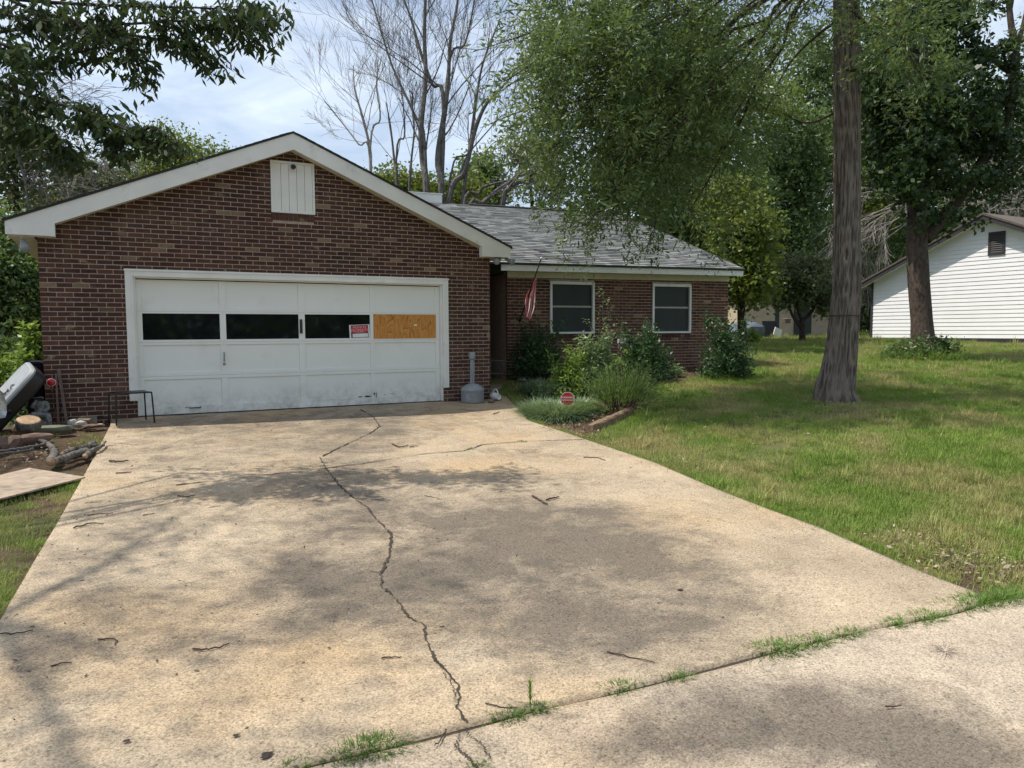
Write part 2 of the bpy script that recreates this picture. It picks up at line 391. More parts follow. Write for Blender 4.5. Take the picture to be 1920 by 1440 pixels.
M_wood3 = leafmat('grey_woodland_leaves', (.065, .09, .045), (.16, .19, .09), .35)
M_dryleaf = leafmat('fallen_leaves', (.13, .07, .035), (.42, .34, .26), .1)
m, nt, b = mat('oak_bark'); p = scaled(nt, pos(nt), (1, 1, .25)); f = noise(nt, p, 34, 6, .65, .3); r_ = attr(nt, 'ridge')
hh = math_(nt, 'ADD', math_(nt, 'MULTIPLY', r_, .65), math_(nt, 'MULTIPLY', f, .6)); c = mixc(nt, rng_(nt, hh, .30, .80), (.046, .037, .030), (.215, .182, .152)); c = mixc(nt, rng_(nt, noise(nt, pos(nt), 1.6, 4), .45, .7, 0, .4), c, (.11, .085, .07))  # furrows darkened: partly inner bark, partly groove shade painted in
nt.links.new(c, b.inputs['Base Color']); b.inputs['Roughness'].default_value = .95; b.inputs['Specular IOR Level'].default_value = .1; bump(nt, b, f, .8, .02); M_bark_oak = m
M_bark_map = barkmat('maple_bark', (.028, .021, .017), (.105, .08, .066), .3, 26, .8, .03)
M_bark_grey = barkmat('grey_bark', (.050, .045, .040), (.18, .163, .148), .4, 20)
M_bark_dead = barkmat('dead_grey_bark', (.20, .17, .15), (.42, .38, .34), .4, 20)
M_bark_dark = barkmat('dark_bark', (.025, .018, .014), (.075, .055, .045), .4, 20)

# ================================================================== SETTING
def resample(P, n):
    P = np.asarray(P, float); d = np.r_[0, np.cumsum(np.linalg.norm(np.diff(P, axis=0), axis=1))]
    return np.stack([np.interp(np.linspace(0, d[-1], n), d, P[:, k]) for k in range(P.shape[1])], 1)

drive_L = [gp(*p) for p in ((-150, 1580), (-75, 1330), (0, 1163), (60, 1060), (105, 985), (150, 905), (180, 850), (207, 797))]
drive_L = [np.array([p[0], p[1], 0]) for p in drive_L]
drive_R = [gp(*p) for p in ((1833, 1111), (1770, 1088), (1700, 1060), (1620, 1025), (1540, 990), (1440, 954), (1350, 919), (1230, 868), (1100, 824), (1040, 804), (990, 788), (978, 772), (983, 752))]
garL = np.array([drive_L[-1][0] - .0, .10, 0])
joint_px = [(-100, 1592), (330, 1490), (520, 1443), (640, 1415), (770, 1385), (860, 1362), (1000, 1328), (1150, 1295), (1280, 1262), (1400, 1230), (1440, 1220), (1640, 1175), (1790, 1145), (1833, 1132)]
jt = np.array([gp(*p) for p in joint_px])
wR = gp(983, 752)
Lc = resample(np.array([jt[0]] + drive_L[2:] + [garL]), 160)
Rc = resample(np.array([jt[-1]] + list(drive_R[:-1]) + [np.array([wR[0], .10, 0])]), 160)
jr = resample(jt, 200)

stain_shades = []  # dirt stains, several left ones being tree shade painted into the concrete
def stain(px, py, rx, ry, a):
    P = gp(px, py); D = depth(P); h = max(.4, CAM[2] - P[2])
    stain_shades.append((P[0], P[1], rx * D / F_, ry * D * D / (F_ * h), a))
for s_ in ((610, 900, 120, 50, .8), (690, 960, 100, 40, .6), (480, 1080, 190, 40, .95), (250, 1130, 110, 26, .5), (80, 1220, 90, 40, .8), (330, 1210, 100, 40, .4), (900, 965, 210, 45, .95),
           (1130, 1000, 120, 50, .9), (1010, 1070, 230, 60, .9), (1240, 1160, 150, 60, .6), (1330, 1080, 110, 60, .5), (830, 1120, 160, 60, .6), (1050, 1180, 160, 50, .55), (700, 820, 60, 22, .6), (560, 830, 90, 16, .4),
           (1480, 1350, 330, 60, .9), (1780, 1420, 220, 60, .9), (1230, 1400, 150, 40, .5), (1000, 900, 120, 20, .4), (250, 940, 70, 30, .35), (900, 1400, 60, 25, .3), (1660, 1330, 130, 40, .6), (560, 1190, 120, 40, .45), (480, 800, 260, 20, .75), (760, 778, 160, 14, .6), (330, 860, 120, 22, .4), (640, 1120, 160, 50, .45), (180, 1050, 90, 40, .35), (980, 850, 90, 10, .35), (385, 1085, 55, 34, -.8), (985, 1066, 50, 7, -.6), (1120, 930, 120, 14, -.3)): stain(*s_)
def stain_shade_at(x, y):
    a = np.zeros_like(x); wx = x + .5 * (fbm(x * 1.7, y * 1.7) - .5); wy = y + .5 * (fbm(x * 1.7 + 31, y * 1.7 + 11) - .5)
    for (cx, cy, rx, ry, am) in stain_shades:
        c, q = fw[1], fw[0]; u = (wx - cx) * c - (wy - cy) * q; v = (wx - cx) * q + (wy - cy) * c
        a = a + am * np.exp(-((u / rx) ** 2 + (v / ry) ** 2) * .9)
    return np.clip(a, 0, 1.05) * (.45 + 1.0 * fbm(x * 2.2 + 5, y * 2.2))
def slab(name, Lp, Rp, nu, m, z0=0., thick=.12, front=None):
    nv = len(Lp); u = np.linspace(0, 1, nu)
    P = Lp[:, None, :2] * (1 - u)[None, :, None] + Rp[:, None, :2] * u[None, :, None]
    if front is not None:                                  # bend the near edge to the joint line
        fr = resample(front, nu)[:, :2]; off = fr - P[0]; w = np.clip(1 - np.arange(nv) / (nv * .35), 0, 1) ** 1.0
        P = P + off[None] * w[:, None, None]
    x = P[..., 0].ravel(); y = P[..., 1].ravel(); z = terr(x, y) + z0 + .006 * (fbm(x * .9, y * .9) - .5)
    V = np.stack([x, y, z], 1)
    i = np.arange(nv - 1)[:, None] * nu + np.arange(nu - 1)[None]; i = i.ravel()
    Fq = np.stack([i, i + 1, i + nu + 1, i + nu], 1)
    ring = np.r_[np.arange(nu), np.arange(1, nv) * nu + nu - 1, (nv - 1) * nu + np.arange(nu - 2, -1, -1), np.arange(nv - 2, 0, -1) * nu]
    n0 = len(V); V2 = V[ring] - [0, 0, thick]; V = np.vstack([V, V2]); k = len(ring)
    Fs = np.array([(ring[(j + 1) % k], ring[j], n0 + j, n0 + (j + 1) % k) for j in range(k)])
    o = mk(name, V, np.vstack([Fq, Fs]), m)
    a = o.data.attributes.new('stain', 'FLOAT', 'POINT'); a.data.foreach_set('value', stain_shade_at(V[:, 0], V[:, 1]).astype(np.float32))
    return tag(o, kind='structure')
driveway = slab('driveway', Lc, Rc, 170, M_conc, front=jt)
# apron in front of the joint
jd = (jt[-1] - jt[2])[:2]; jd /= np.linalg.norm(jd); jn = np.array([jd[1], -jd[0]]); jn = jn if jn[1] < 0 else -jn
jl = np.vstack([jt[0, :2] - jd * 6, jr[:, :2], jt[-1, :2] + jd * 1.0, jt[-1, :2] + jd * 9])
jl = resample(jl, 260)
a0 = np.c_[jl + jn * (.016 + .022 * vnoise(np.arange(260) * .16, np.zeros(260)))[:, None], np.zeros(260)]; a1 = np.c_[jl + jn * 3.4, np.zeros(260)]
apron = slab('street_apron', a1, a0, 60, M_apron, z0=-.006)
jw = np.vstack([np.c_[jl - jn * .012, terr(jl[:, 0] , jl[:, 1]) - .016], np.c_[jl + jn * .06, terr(jl[:, 0], jl[:, 1]) - .016]])
tag(mk('joint_soil', jw, np.array([(k, k + 1, 260 + k + 1, 260 + k) for k in range(259)]), M_crack), kind='structure')
# walkway to the porch
wl_L = resample(np.array([[6.95, .105, 0], [6.95, 2.6, 0]]), 40); wl_R = resample(np.array([[wR[0], .105, 0], [wR[0] + .12, .9, 0], [8.25, 1.75, 0], [8.25, 2.6, 0]]), 40)
walk = slab('walkway', wl_L, wl_R, 40, M_conc, z0=-.004)

# ground sheet
gx = np.unique(np.r_[np.linspace(-160, -14, 30), np.linspace(-14, 26, 200), np.linspace(26, 190, 36)])
gy = np.unique(np.r_[np.linspace(-60, -14, 14), np.linspace(-14, 16, 160), np.linspace(16, 220, 44)])
X, Y = np.meshgrid(gx, gy); x = X.ravel(); y = Y.ravel()
drive_poly = np.vstack([Lc[:, :2], Rc[::-1, :2]])
bed_px = [(985, 800), (1040, 806), (1095, 822), (1180, 772), (1240, 715), (1320, 700), (1400, 690), (1400, 665), (950, 690), (984, 752)]
bed_poly = np.array([gp(*p)[:2] for p in bed_px])
z = terr(x, y) - .055 + .03 * (fbm(x * .8, y * .8) - .5)
soil = np.clip(1.6 * fbm(x * 1.3, y * 1.3) - .25, 0, 1) * (x < 1.6)
soil = np.maximum(soil, in_poly(x, y, bed_poly) * 1.)
soil = np.maximum(soil, ((x > -3) & (x < 1.2) & (y > -3.2) & (y < .3)) * 1.)
soil = np.maximum(soil, np.clip(1.25 - ((x - 6.2) ** 2 / 2.2 + (y + 9.7) ** 2 / .7), 0, 1)); soil = np.maximum(soil, (in_poly(x - .14, y, drive_poly) | in_poly(x, y - .16, drive_poly)) * .9)
n1, n2 = len(gy), len(gx); i = (np.arange(n1 - 1)[:, None] * n2 + np.arange(n2 - 1)[None]).ravel()
ground = mk('ground', np.stack([x, y, z], 1), np.stack([i, i + 1, i + n2 + 1, i + n2], 1), M_ground, smooth_=True)
a_ = ground.data.attributes.new('soil', 'FLOAT', 'POINT'); a_.data.foreach_set('value', soil.astype(np.float32))
tag(ground, kind='structure')

# cracks: thin seams of soil on the slab
def crack(px, w, name='crack', parent=driveway, dz=.006):
    P = resample(np.array([gp(*p)[:2] for p in px]), 14 * len(px)); n = len(P)
    T = np.gradient(P, axis=0); T /= np.linalg.norm(T, axis=1)[:, None]; N = np.stack([-T[:, 1], T[:, 0]], 1)
    P = P + N * (rng.normal(0, .0055, n))[:, None]; ww = w * (.15 + 1.2 * vnoise(np.arange(n) * .21, np.full(n, px[0][0] * .37))) * (.6 + .7 * rng.random(n))
    L = P + N * ww[:, None]; R = P - N * ww[:, None]
    V = np.vstack([np.c_[L, terr(L[:, 0], L[:, 1]) + dz], np.c_[R, terr(R[:, 0], R[:, 1]) + dz]])
    return mk(name, V, np.array([(k, k + 1, n + k + 1, n + k) for k in range(n - 1)]), M_crack, parent)
crack([(600, 858), (612, 880), (640, 915), (668, 938), (690, 953), (700, 968), (718, 985), (733, 1002), (731, 1040), (722, 1062), (714, 1075), (718, 1102), (735, 1115), (750, 1132), (765, 1158), (795, 1172), (798, 1195), (815, 1235), (838, 1262), (858, 1285), (862, 1310), (855, 1330), (876, 1357)], .008)
crack([(676, 768), (700, 782), (712, 800), (690, 815), (640, 838), (605, 856)], .011)
crack([(330, 910), (470, 894), (600, 880), (690, 868), (800, 851), (870, 846), (905, 834), (980, 828), (1095, 824)], .0095)
for br in ([(733, 1002), (760, 1012), (800, 1008)], [(714, 1075), (690, 1070), (660, 1078)], [(795, 1172), (830, 1176), (850, 1188)], [(690, 953), (670, 960), (640, 958)], [(815, 1235), (850, 1290), (858, 1330)], [(610, 880), (580, 884), (520, 886)]): crack(br, .0028)
crack([(858, 1368), (862, 1385), (852, 1400), (880, 1420), (892, 1440)], .006, parent=apron, dz=.004)
crack([(870, 1366), (885, 1385), (905, 1400), (918, 1425)], .003, parent=apron, dz=.004)

# ================================================================== HOUSE
WG = 6.9437; GX = 3.4515; SL = .417
house = empty('brick_house', (GX, 0, 0), 'single storey red brick house with white gabled garage and grey shingle roof', 'house')
CH, BL, JT = .0677, .2033, .0115
th_ = -.0853; H0 = np.array([9.2174, 1.7107, 0.]); HX = np.array([math.cos(th_), math.sin(th_), 0]); HY = np.array([-math.sin(th_), math.cos(th_), 0])
def HT(V): V = np.asarray(V, float); return H0 + V[:, :1] * HX + V[:, 1:2] * HY + V[:, 2:] * np.array([0, 0, 1.])
BR = [(.105, .046, .034), (.125, .054, .038), (.15, .066, .044), (.08, .038, .031), (.175, .085, .055), (.135, .072, .046), (.05, .03, .029), (.42, .32, .20)]
BW = [.2, .22, .16, .13, .08, .09, .08, .04]
def brick_rows(x0, x1, z0, z1, holes, top=None):
    out = []; k0 = int(math.floor(z0 / CH)); k1 = int(math.ceil(z1 / CH))
    for k in range(k0, k1):
        za = k * CH; off = (k % 2) * BL / 2; i = math.floor((x0 - off) / BL)
        while i * BL + off < x1:
            a = max(x0, i * BL + off); b_ = min(x1, (i + 1) * BL + off - JT); i += 1
            segs = [(a, b_)]
            for (ha, hb, hz0, hz1) in holes:
                if za + CH * .75 > hz0 and za + CH * .25 < hz1:
                    ns = []
                    for (p, q) in segs:
                        if q <= ha or p >= hb: ns.append((p, q)); continue
                        if p < ha: ns.append((p, ha - .002))
                        if q > hb: ns.append((hb + .002, q))
                    segs = ns
            for (p, q) in segs:
                if q - p < .03: continue
                if top is not None and za + CH * .3 > top((p + q) / 2): continue
                out.append((p, q, za))
    return out
ubm = B(); e_ = .004
ubm.add([(e_, 0, e_), (1 - e_, 0, e_), (1 - e_, 0, CH - JT - e_), (e_, 0, CH - JT - e_), (0, .005, 0), (1, .005, 0), (1, .005, CH - JT), (0, .005, CH - JT), (0, .07, 0), (1, .07, 0), (1, .07, CH - JT), (0, .07, CH - JT)],
        [(0, 1, 2, 3), (0, 4, 5, 1), (1, 5, 6, 2), (2, 6, 7, 3), (3, 7, 4, 0), (4, 8, 9, 5), (5, 9, 10, 6), (6, 10, 11, 7), (7, 11, 8, 4)])
brick_me = mesh_data('brick', np.concatenate(ubm.V), ubm.F, M_brick_o)
def brick_part(p, q, za, parent, T=None, n=[0], y=0., ry=0.):
    o = bpy.data.objects.new('brick' if n[0] == 0 else 'brick.%03d' % n[0], brick_me); n[0] += 1
    COL.objects.link(o); o.parent = parent
    w = wloc(parent); o.location = (p - w[0], y + rng.normal(0, .0012) - w[1], za - w[2]); o.scale = (q - p, 1, 1)
    c = np.array(BR[rng.choice(len(BR), p=BW)]) * rng.uniform(.40, .92); o.color = (*c, 1); return o
brick_bulk = [[], [], []]
UV_ = np.concatenate(ubm.V)
def brick_stuff(p, q, za, T=None):
    V = UV_.copy(); V[:, 0] = p + V[:, 0] * (q - p); V[:, 1] += rng.normal(0, .0012); V[:, 2] += za
    if T is not None: V = T(V)
    nb = sum(len(v) for v in brick_bulk[0]); brick_bulk[0].append(V); brick_bulk[1] += [tuple(i + nb for i in f) for f in ubm.F]
    c = np.array(BR[rng.choice(len(BR), p=BW)]) * (rng.uniform(.40, .92) if T is None else rng.uniform(.8, 1.35) * np.array([1.18, 1., .86])); brick_bulk[2] += [(*c, 1)] * len(ubm.F)  # wing bricks lighter and warmer: light bounced off the lawn, put into the colour
rake_low = lambda xx: 4.32 - .21 - SL * abs(xx - GX)
OX0, OX1, OZ1 = 1.155, 6.02, 2.085
VX0, VX1, VZ0, VZ1 = 3.135, 3.815, 3.13, 3.935
garage_wall = B()
# mortar backing, recessed behind the brick faces, with the door and vent openings left out
def rect_x(a, b_, z0, z1, y0=.007, y1=.16): garage_wall.box((a, y0, z0), (b_, y1, z1))
rect_x(0.002, OX0, -.15, OZ1); rect_x(OX1, WG - .002, -.15, OZ1)
garage_wall.prism([(.002, OZ1), (WG - .002, OZ1), (WG - .002, rake_low(WG) + .05), (GX, rake_low(GX) + .05), (.002, rake_low(0) + .05)], .007, .16)
garage_wall = garage_wall.obj('garage_wall', M_mortar, house)
rows = brick_rows(0, WG, -.2, 4.2, [(OX0, OX1, -1, OZ1), (VX0 + .02, VX1 - .02, VZ0 - .115, VZ1 - .02)], lambda xx: rake_low(xx) + .04)
rows.sort(key=lambda r: depth(((r[0] + r[1]) / 2, 0, r[2])) - 3 * (r[1] - r[0]))
for k, (p, q, za) in enumerate(rows):
    if k < 290: brick_part(p, q, za, garage_wall)
    else: brick_stuff(p, q, za)
# rowlock sill under the vent
for i in range(10):
    a = VX0 + i * (VX1 - VX0) / 10; Vb = UV_.copy()
    Vb = np.stack([a + UV_[:, 2] / (CH - JT) * .0585, UV_[:, 1] - .012, VZ0 - .115 + UV_[:, 0] * .11], 1)
    nb = sum(len(v) for v in brick_bulk[0]); brick_bulk[0].append(Vb); brick_bulk[1] += [tuple(i2 + nb for i2 in f[::-1]) for f in ubm.F]; brick_bulk[2] += [(.10, .04, .035, 1)] * len(ubm.F)
# sides and back of the garage
B().box((.004, .165, -.15), (.16, 7.2, 2.72)).box((WG - .16, .165, -.15), (WG - .004, 3.0, 2.72)).obj('garage_side_wall', M_brick_a if False else M_mortar, house)
# left return: a few courses on the side wall
for k in range(-2, 40):
    off = (k % 2) * BL / 2
    for i in range(0, 30):
        a = .1 * ((k + 1) % 2) + i * BL; 
        if a + BL > 5.4: break
        V = UV_.copy(); V = np.stack([V[:, 1] + 0., a + BL - JT - V[:, 0] * (BL - JT), V[:, 2] + k * CH], 1)
        nb = sum(len(v) for v in brick_bulk[0]); brick_bulk[0].append(V); brick_bulk[1] += [tuple(i2 + nb for i2 in f) for f in ubm.F]
        c = BR[rng.choice(len(BR), p=BW)]; brick_bulk[2] += [(*c, 1)] * len(ubm.F)
# right side of the garage beside the walk
for k in range(-2, 40):
    for i in range(0, 14):
        a = .1 * ((k + 1) % 2) + i * BL
        V = UV_.copy(); V = np.stack([WG - V[:, 1], a + V[:, 0] * (BL - JT), V[:, 2] + k * CH], 1)
        nb = sum(len(v) for v in brick_bulk[0]); brick_bulk[0].append(V); brick_bulk[1] += [tuple(i2 + nb for i2 in f) for f in ubm.F]
        c = BR[rng.choice(len(BR), p=BW)]; brick_bulk[2] += [(*c, 1)] * len(ubm.F)

# ---- garage door surround and door
tr = B(); TX0, TX1, TZ0, TZ1 = 1.052, 6.117, .25, 2.175
tr.box((TX0, -.022, TZ0), (TX0 + .105, .02, TZ1)).box((TX1 - .105, -.022, TZ0), (TX1, .02, TZ1)).box((TX0 + .105, -.022, TZ1 - .10), (TX1 - .105, .02, TZ1))
tr.box((TX0 - .008, -.034, TZ1 - .028), (TX1 + .008, -.022, TZ1 + .004)).box((TX0 + .078, -.030, TZ0), (TX0 + .105, -.022, TZ1 - .10)).box((TX1 - .105, -.030, TZ0), (TX1 - .078, -.022, TZ1 - .10)).box((TX0 + .105, -.030, TZ1 - .105), (TX1 - .105, -.022, TZ1 - .08))
tr.box((OX0 + .001, .021, .02), (OX0 + .035, .12, OZ1 - .004)).box((OX1 - .035, .021, .02), (OX1 - .001, .12, OZ1 - .004)).box((OX0 + .035, .021, OZ1 - .035), (OX1 - .035, .12, OZ1 - .004))
tr.obj('door_surround', M_white, house, bevel=.003)
DX0, DX1, DY = OX0 + .037, OX1 - .037, .085
cols = [(1.262, 2.335), (2.425, 3.532), (3.632, 4.722), (4.790, 5.905)]
zrow = [(.135, .545), (.642, 1.062), (1.142, 1.536), (1.600, 2.02)]
fr = B(); xs = [DX0] + [v for c in cols for v in c] + [DX1]
bands = [(.015, .135), (.545, .592), (.594, .642), (1.062, 1.101), (1.103, 1.142), (1.536, 1.567), (1.569, 1.600), (2.02, OZ1 - .05)]
for (a, c) in bands: fr.box((DX0, DY, a), (DX1, DY + .035, c))
for (a, c) in zrow:
    for k in range(0, 10, 2): fr.box((xs[k], DY + .002, a), (xs[k + 1], DY + .035, c))
gdoor = fr.obj('garage_door', M_door, house, bevel=.0025)
for r, (a, c) in enumerate(zrow):
    for k, (p, q) in enumerate(cols):
        if r == 2:
            if k < 3: B().box((p, DY + .022, a), (q, DY + .028, c)).obj('pane', M_glass, gdoor)
            else:
                o = B().box((p - .012, DY - .006, a - .012), (q + .008, DY + .012, c + .010)).obj('plywood_panel', M_ply, gdoor); o['label'] = 'orange plywood board filling the last window bay'
                B().box((p + .72, DY - .012, 1.345), (p + .765, DY - .007, 1.375)).obj('staple_tag', M_white, gdoor)
        else: B().box((p + .001, DY + .018, a + .001), (q - .001, DY + .028, c - .001)).obj('door_panel', M_door, gdoor)
h = B(); h.tube(poly_smooth([(2.38, DY - .02, .80), (2.378, DY - .05, .84), (2.38, DY - .05, .90), (2.38, DY - .02, .94)], 4), .011, 8); h.lathe([(.018, -.012), (.022, .0), (.018, .012)], (2.38, DY - .012, .76), 12, (0, 1, 0)); h.obj('lock_handle', M_greypl, gdoor, True)
h = B(); h.tube([(1.86, DY - .01, .11), (1.86, DY - .03, .10), (2.02, DY - .03, .10), (2.02, DY - .01, .11)], .008, 8); h.obj('lift_handle', M_blackmetal, gdoor, True)
B().box((DX0, DY + .003, -.05), (DX1, DY + .035, .0145)).obj('bottom_seal', M_black, gdoor)
# chipped paint low on the door
ch = B()
for (px, py, w, hh) in ((690, 743, 30, 5), (702, 738, 5, 12), (706, 741, 3, 20), (675, 744, 18, 4), (735, 738, 4, 4), (722, 740, 8, 2), (350, 764, 12, 2), (322, 765, 4, 2), (662, 720, 3, 2), (648, 720, 2, 2), (675, 720, 2, 2)):
    c = on(px, py, 1, DY - .001); w_ = w * .0058; h_ = hh * .0068; n = 11
    pts = [(c[0] + w_ / 2 * math.cos(t) * rng.uniform(.4, 1.1), c[2] + h_ / 2 * math.sin(t) * rng.uniform(.3, 1.1)) for t in np.linspace(0, 2 * math.pi, n, endpoint=False)]
    ch.add([(a, DY - .0015, c_) for a, c_ in pts], [tuple(range(n))])
ch.obj('paint_chip', M_crack, gdoor)
B().box((DX0, .16, -.1), (DX1, .20, OZ1)).obj('garage_inside', M_dark, house)

# ---- gable trim: rake fascia with boxed returns, soffits, roof slabs
GD = .2538; tipx = 3.788; ax = GX
zt = lambda d: 4.3203 - SL * d
fa = B()
poly = [(ax - tipx, 2.571), (ax - 3.25, 2.571), (ax - 3.25, zt(3.25) - .235), (ax, 4.3203 - .245), (ax + 3.25, zt(3.25) - .235), (ax + 3.25, 2.571), (ax + tipx, 2.571), (ax + tipx, zt(tipx)), (ax, 4.3203), (ax - tipx, zt(tipx))]
for sgn in (-1, 1):
    P = [(ax, zt(0) - .245), (ax + sgn * 3.25, zt(3.25) - .235), (ax + sgn * 3.25, 2.571), (ax + sgn * tipx, 2.571), (ax + sgn * tipx, zt(tipx)), (ax, zt(0))]
    fa.prism(P if sgn > 0 else P[::-1], -GD, -GD + .02)
    fa.box((ax + sgn * 3.25 - .03, -GD - .008, 2.565), (ax + sgn * 3.25 + .03, -GD + .12, zt(3.25) - .21))
    x0_, x1_ = sorted((ax + sgn * tipx, ax + sgn * 3.28))
    fa.box((x0_ + .004, -GD + .021, 2.573), (x1_, 0.0, 2.59))
fa.obj('rake_fascia', M_white, house)
so_ = B()
for sgn in (-1, 1):
    P = [(ax, zt(0) - .225), (ax + sgn * 3.48, zt(3.48) - .225), (ax + sgn * 3.48, zt(3.48) - .205), (ax, zt(0) - .205)]
    so_.prism(P if sgn > 0 else P[::-1], -GD + .021, .006)
    xa, xb = sorted((ax + sgn * (WG / 2), ax + sgn * tipx))
    so_.box((xa + .001, .001, 2.574), (xb - .022, 7.0 if sgn < 0 else 2.4, 2.59))
    so_.box((ax + sgn * tipx - (.02 if sgn > 0 else 0), -GD + .021, 2.575), (ax + sgn * tipx + (.0 if sgn > 0 else .02), 7.0 if sgn < 0 else 2.4, zt(tipx) - .005))
so_.obj('soffit', M_soffit, house)
# the triangular eave end seen from the left
rf = B()
for sgn in (-1, 1):
    P = [(ax, zt(0) + .004), (ax + sgn * (tipx + .03), zt(tipx + .03) + .004), (ax + sgn * (tipx + .03), zt(tipx + .03) + .030), (ax, zt(0) + .030)]
    rf.prism(P if sgn > 0 else P[::-1], -GD - .02, 8.0)
rf.obj('garage_roof', M_roofdark, house)
st = B(); rt = []
for sgn in (-1, 1):
    nrow = int((tipx + .05) / (.14 * math.cos(math.atan(SL))))
    for r in range(nrow):
        d1 = (tipx + .035) - r * .129; d0 = max(0., d1 - .15)
        for c in range(int(8.0 / .33) + 1):
            y0 = -GD - .022 + c * .33 - (r % 2) * .16; y1 = y0 + .322; y0 = max(y0, -GD - .022)
            if y0 > 8: continue
            xa, xb = ax + sgn * d0, ax + sgn * d1; z0_, z1_ = zt(d0) + .033, zt(d1) + .038
            st.add([(xa, y0, z0_), (xa, y1, z0_), (xb, y1, z1_), (xb, y0, z1_), (xb, y1, z1_ - .007), (xb, y0, z1_ - .007)], [(0, 1, 2, 3) if sgn < 0 else (3, 2, 1, 0), (3, 2, 4, 5)], 0); rt.append(rng.random())
o = mk('garage_roof_shingles', np.concatenate(st.V), st.F, M_sh_a, house, fattr={'tint': np.repeat(rt, 2)}); tag(o, kind='stuff')
# ---- gable vent panel
v = B(); fw_ = .035
v.box((VX0, -.03, VZ0), (VX0 + fw_, .03, VZ1)).box((VX1 - fw_, -.03, VZ0), (VX1, .03, VZ1)).box((VX0 + fw_, -.03, VZ1 - fw_), (VX1 - fw_, .03, VZ1)).box((VX0 + fw_, -.03, VZ0), (VX1 - fw_, .03, VZ0 + fw_))
vent = v.obj('gable_hatch', M_white, house, bevel=.002)
wv = (VX1 - VX0 - 2 * fw_) / 5
for i in range(5): B().box((VX0 + fw_ + i * wv + .003, -.015, VZ0 + fw_ + .002), (VX0 + fw_ + (i + 1) * wv - .003, .02, VZ1 - fw_ - .002)).obj('plank', M_white, vent)
B().box((VX0 + fw_, .021, VZ0 + fw_), (VX1 - fw_, .03, VZ1 - fw_)).obj('hatch_back', M_mortar, vent)

# ---- living wing: brick front wall
S0, S1 = -1.0, 4.772
zw = lambda t: 2.377 + (t - S0) / (S1 - S0) * .045                   # top of the brick
win = [(0.0, 1.0938, 1.1837, 2.3235), (2.6101, 3.6854, 1.1837, 2.3235)]
wall = B()
zs = [(-.3, 1.1837), (1.1837, 2.3235)]
T = HT
wall.box((S0 + .002, .007, -.3), (S1 - .002, .16, 1.1837), T)
for (a, c) in ((S0 + .002, win[0][0]), (win[0][1], win[1][0]), (win[1][1], S1 - .002)): wall.box((a, .007, 1.1838), (c, .16, 2.3235), T)
wall.box((S0 + .002, .007, 2.3236), (S1 - .002, .16, 2.45), T)
wall.box((S1 - .165, .165, -.3), (S1 - .004, 8.6, 2.5), T).box((S0 + .004, .165, -.3), (S0 + .16, 3.6, 2.5), T).box((-4, 8.45, -.3), (S1 - .17, 8.6, 2.5), T)
front_wall = wall.obj('front_wall', M_mortar, house)
for (p, q, za) in brick_rows(S0, S1, -.2, 2.44, [(w[0], w[1], w[2] - .105, w[3]) for w in win]): brick_stuff(p, q, za, HT)
for w in win:
    n = int((w[1] - w[0]) / .0677)
    for i in range(n):
        a = w[0] + i * (w[1] - w[0]) / n; V = np.stack([a + UV_[:, 2] / (CH - JT) * .058, UV_[:, 1] - .015, w[2] - .105 + UV_[:, 0] * .10], 1); V = HT(V)
        nb = sum(len(v) for v in brick_bulk[0]); brick_bulk[0].append(V); brick_bulk[1] += [tuple(i2 + nb for i2 in f[::-1]) for f in ubm.F]; brick_bulk[2] += [(.10, .045, .04, 1)] * len(ubm.F)
for k in range(-3, 36):                                             # right end wall
    for i in range(0, 40):
        a = .1 * (k % 2) + i * BL; V = UV_.copy(); V = HT(np.stack([S1 - V[:, 1], a + V[:, 0] * (BL - JT), V[:, 2] + k * CH], 1))
        nb = sum(len(v) for v in brick_bulk[0]); brick_bulk[0].append(V); brick_bulk[1] += [tuple(i2 + nb for i2 in f) for f in ubm.F]; brick_bulk[2] += [(*BR[rng.choice(len(BR), p=BW)], 1)] * len(ubm.F)
o = mk('brickwork', np.concatenate(brick_bulk[0]), brick_bulk[1], M_brick_a, house, fattr={'col': np.array(brick_bulk[2])}); tag(o, kind='stuff')
# windows
for wi, w in enumerate(win):
    f = B(); a, c, z0, z1 = w; k = .052
    f.box((a, -.028, z0), (a + k, .06, z1), HT).box((c - k, -.028, z0), (c, .06, z1), HT).box((a + k, -.028, z1 - k * 1.25), (c - k, .06, z1), HT).box((a + k, -.028, z0), (c - k, .06, z0 + k * .7), HT)
    wo_ = f.obj('window', M_white, house, bevel=.003)
    zm = (z0 + z1) / 2 + .02
    B().box((a + k, .012, zm - .011), (c - k, .035, zm + .011), HT).obj('meeting_rail', M_soffit, wo_)
    s_ = B()
    for (q0, q1) in ((z0 + k * .7, zm - .016), (zm + .016, z1 - k * 1.25)):
        s_.box((a + k, .0, q0), (a + k + .012, .03, q1), HT).box((c - k - .012, .0, q0), (c - k, .03, q1), HT).box((a + k + .012, .0, q0), (c - k - .012, .03, q0 + .012), HT)
    s_.obj('sash', M_greypl, wo_)
    B().box((a + k, .03, z0 + .05), (c - k, .034, zm - .017), HT).obj('pane', M_screen, wo_)
    B().box((a + k, .036, zm + .017), (c - k, .040, z1 - .07), HT).obj('pane', M_screen, wo_)
    B().box((a + k, .12, z0), (c - k, .15, z1), HT).obj('dark_backing', M_dark, wo_)  # near-black sheet closing the opening behind the panes
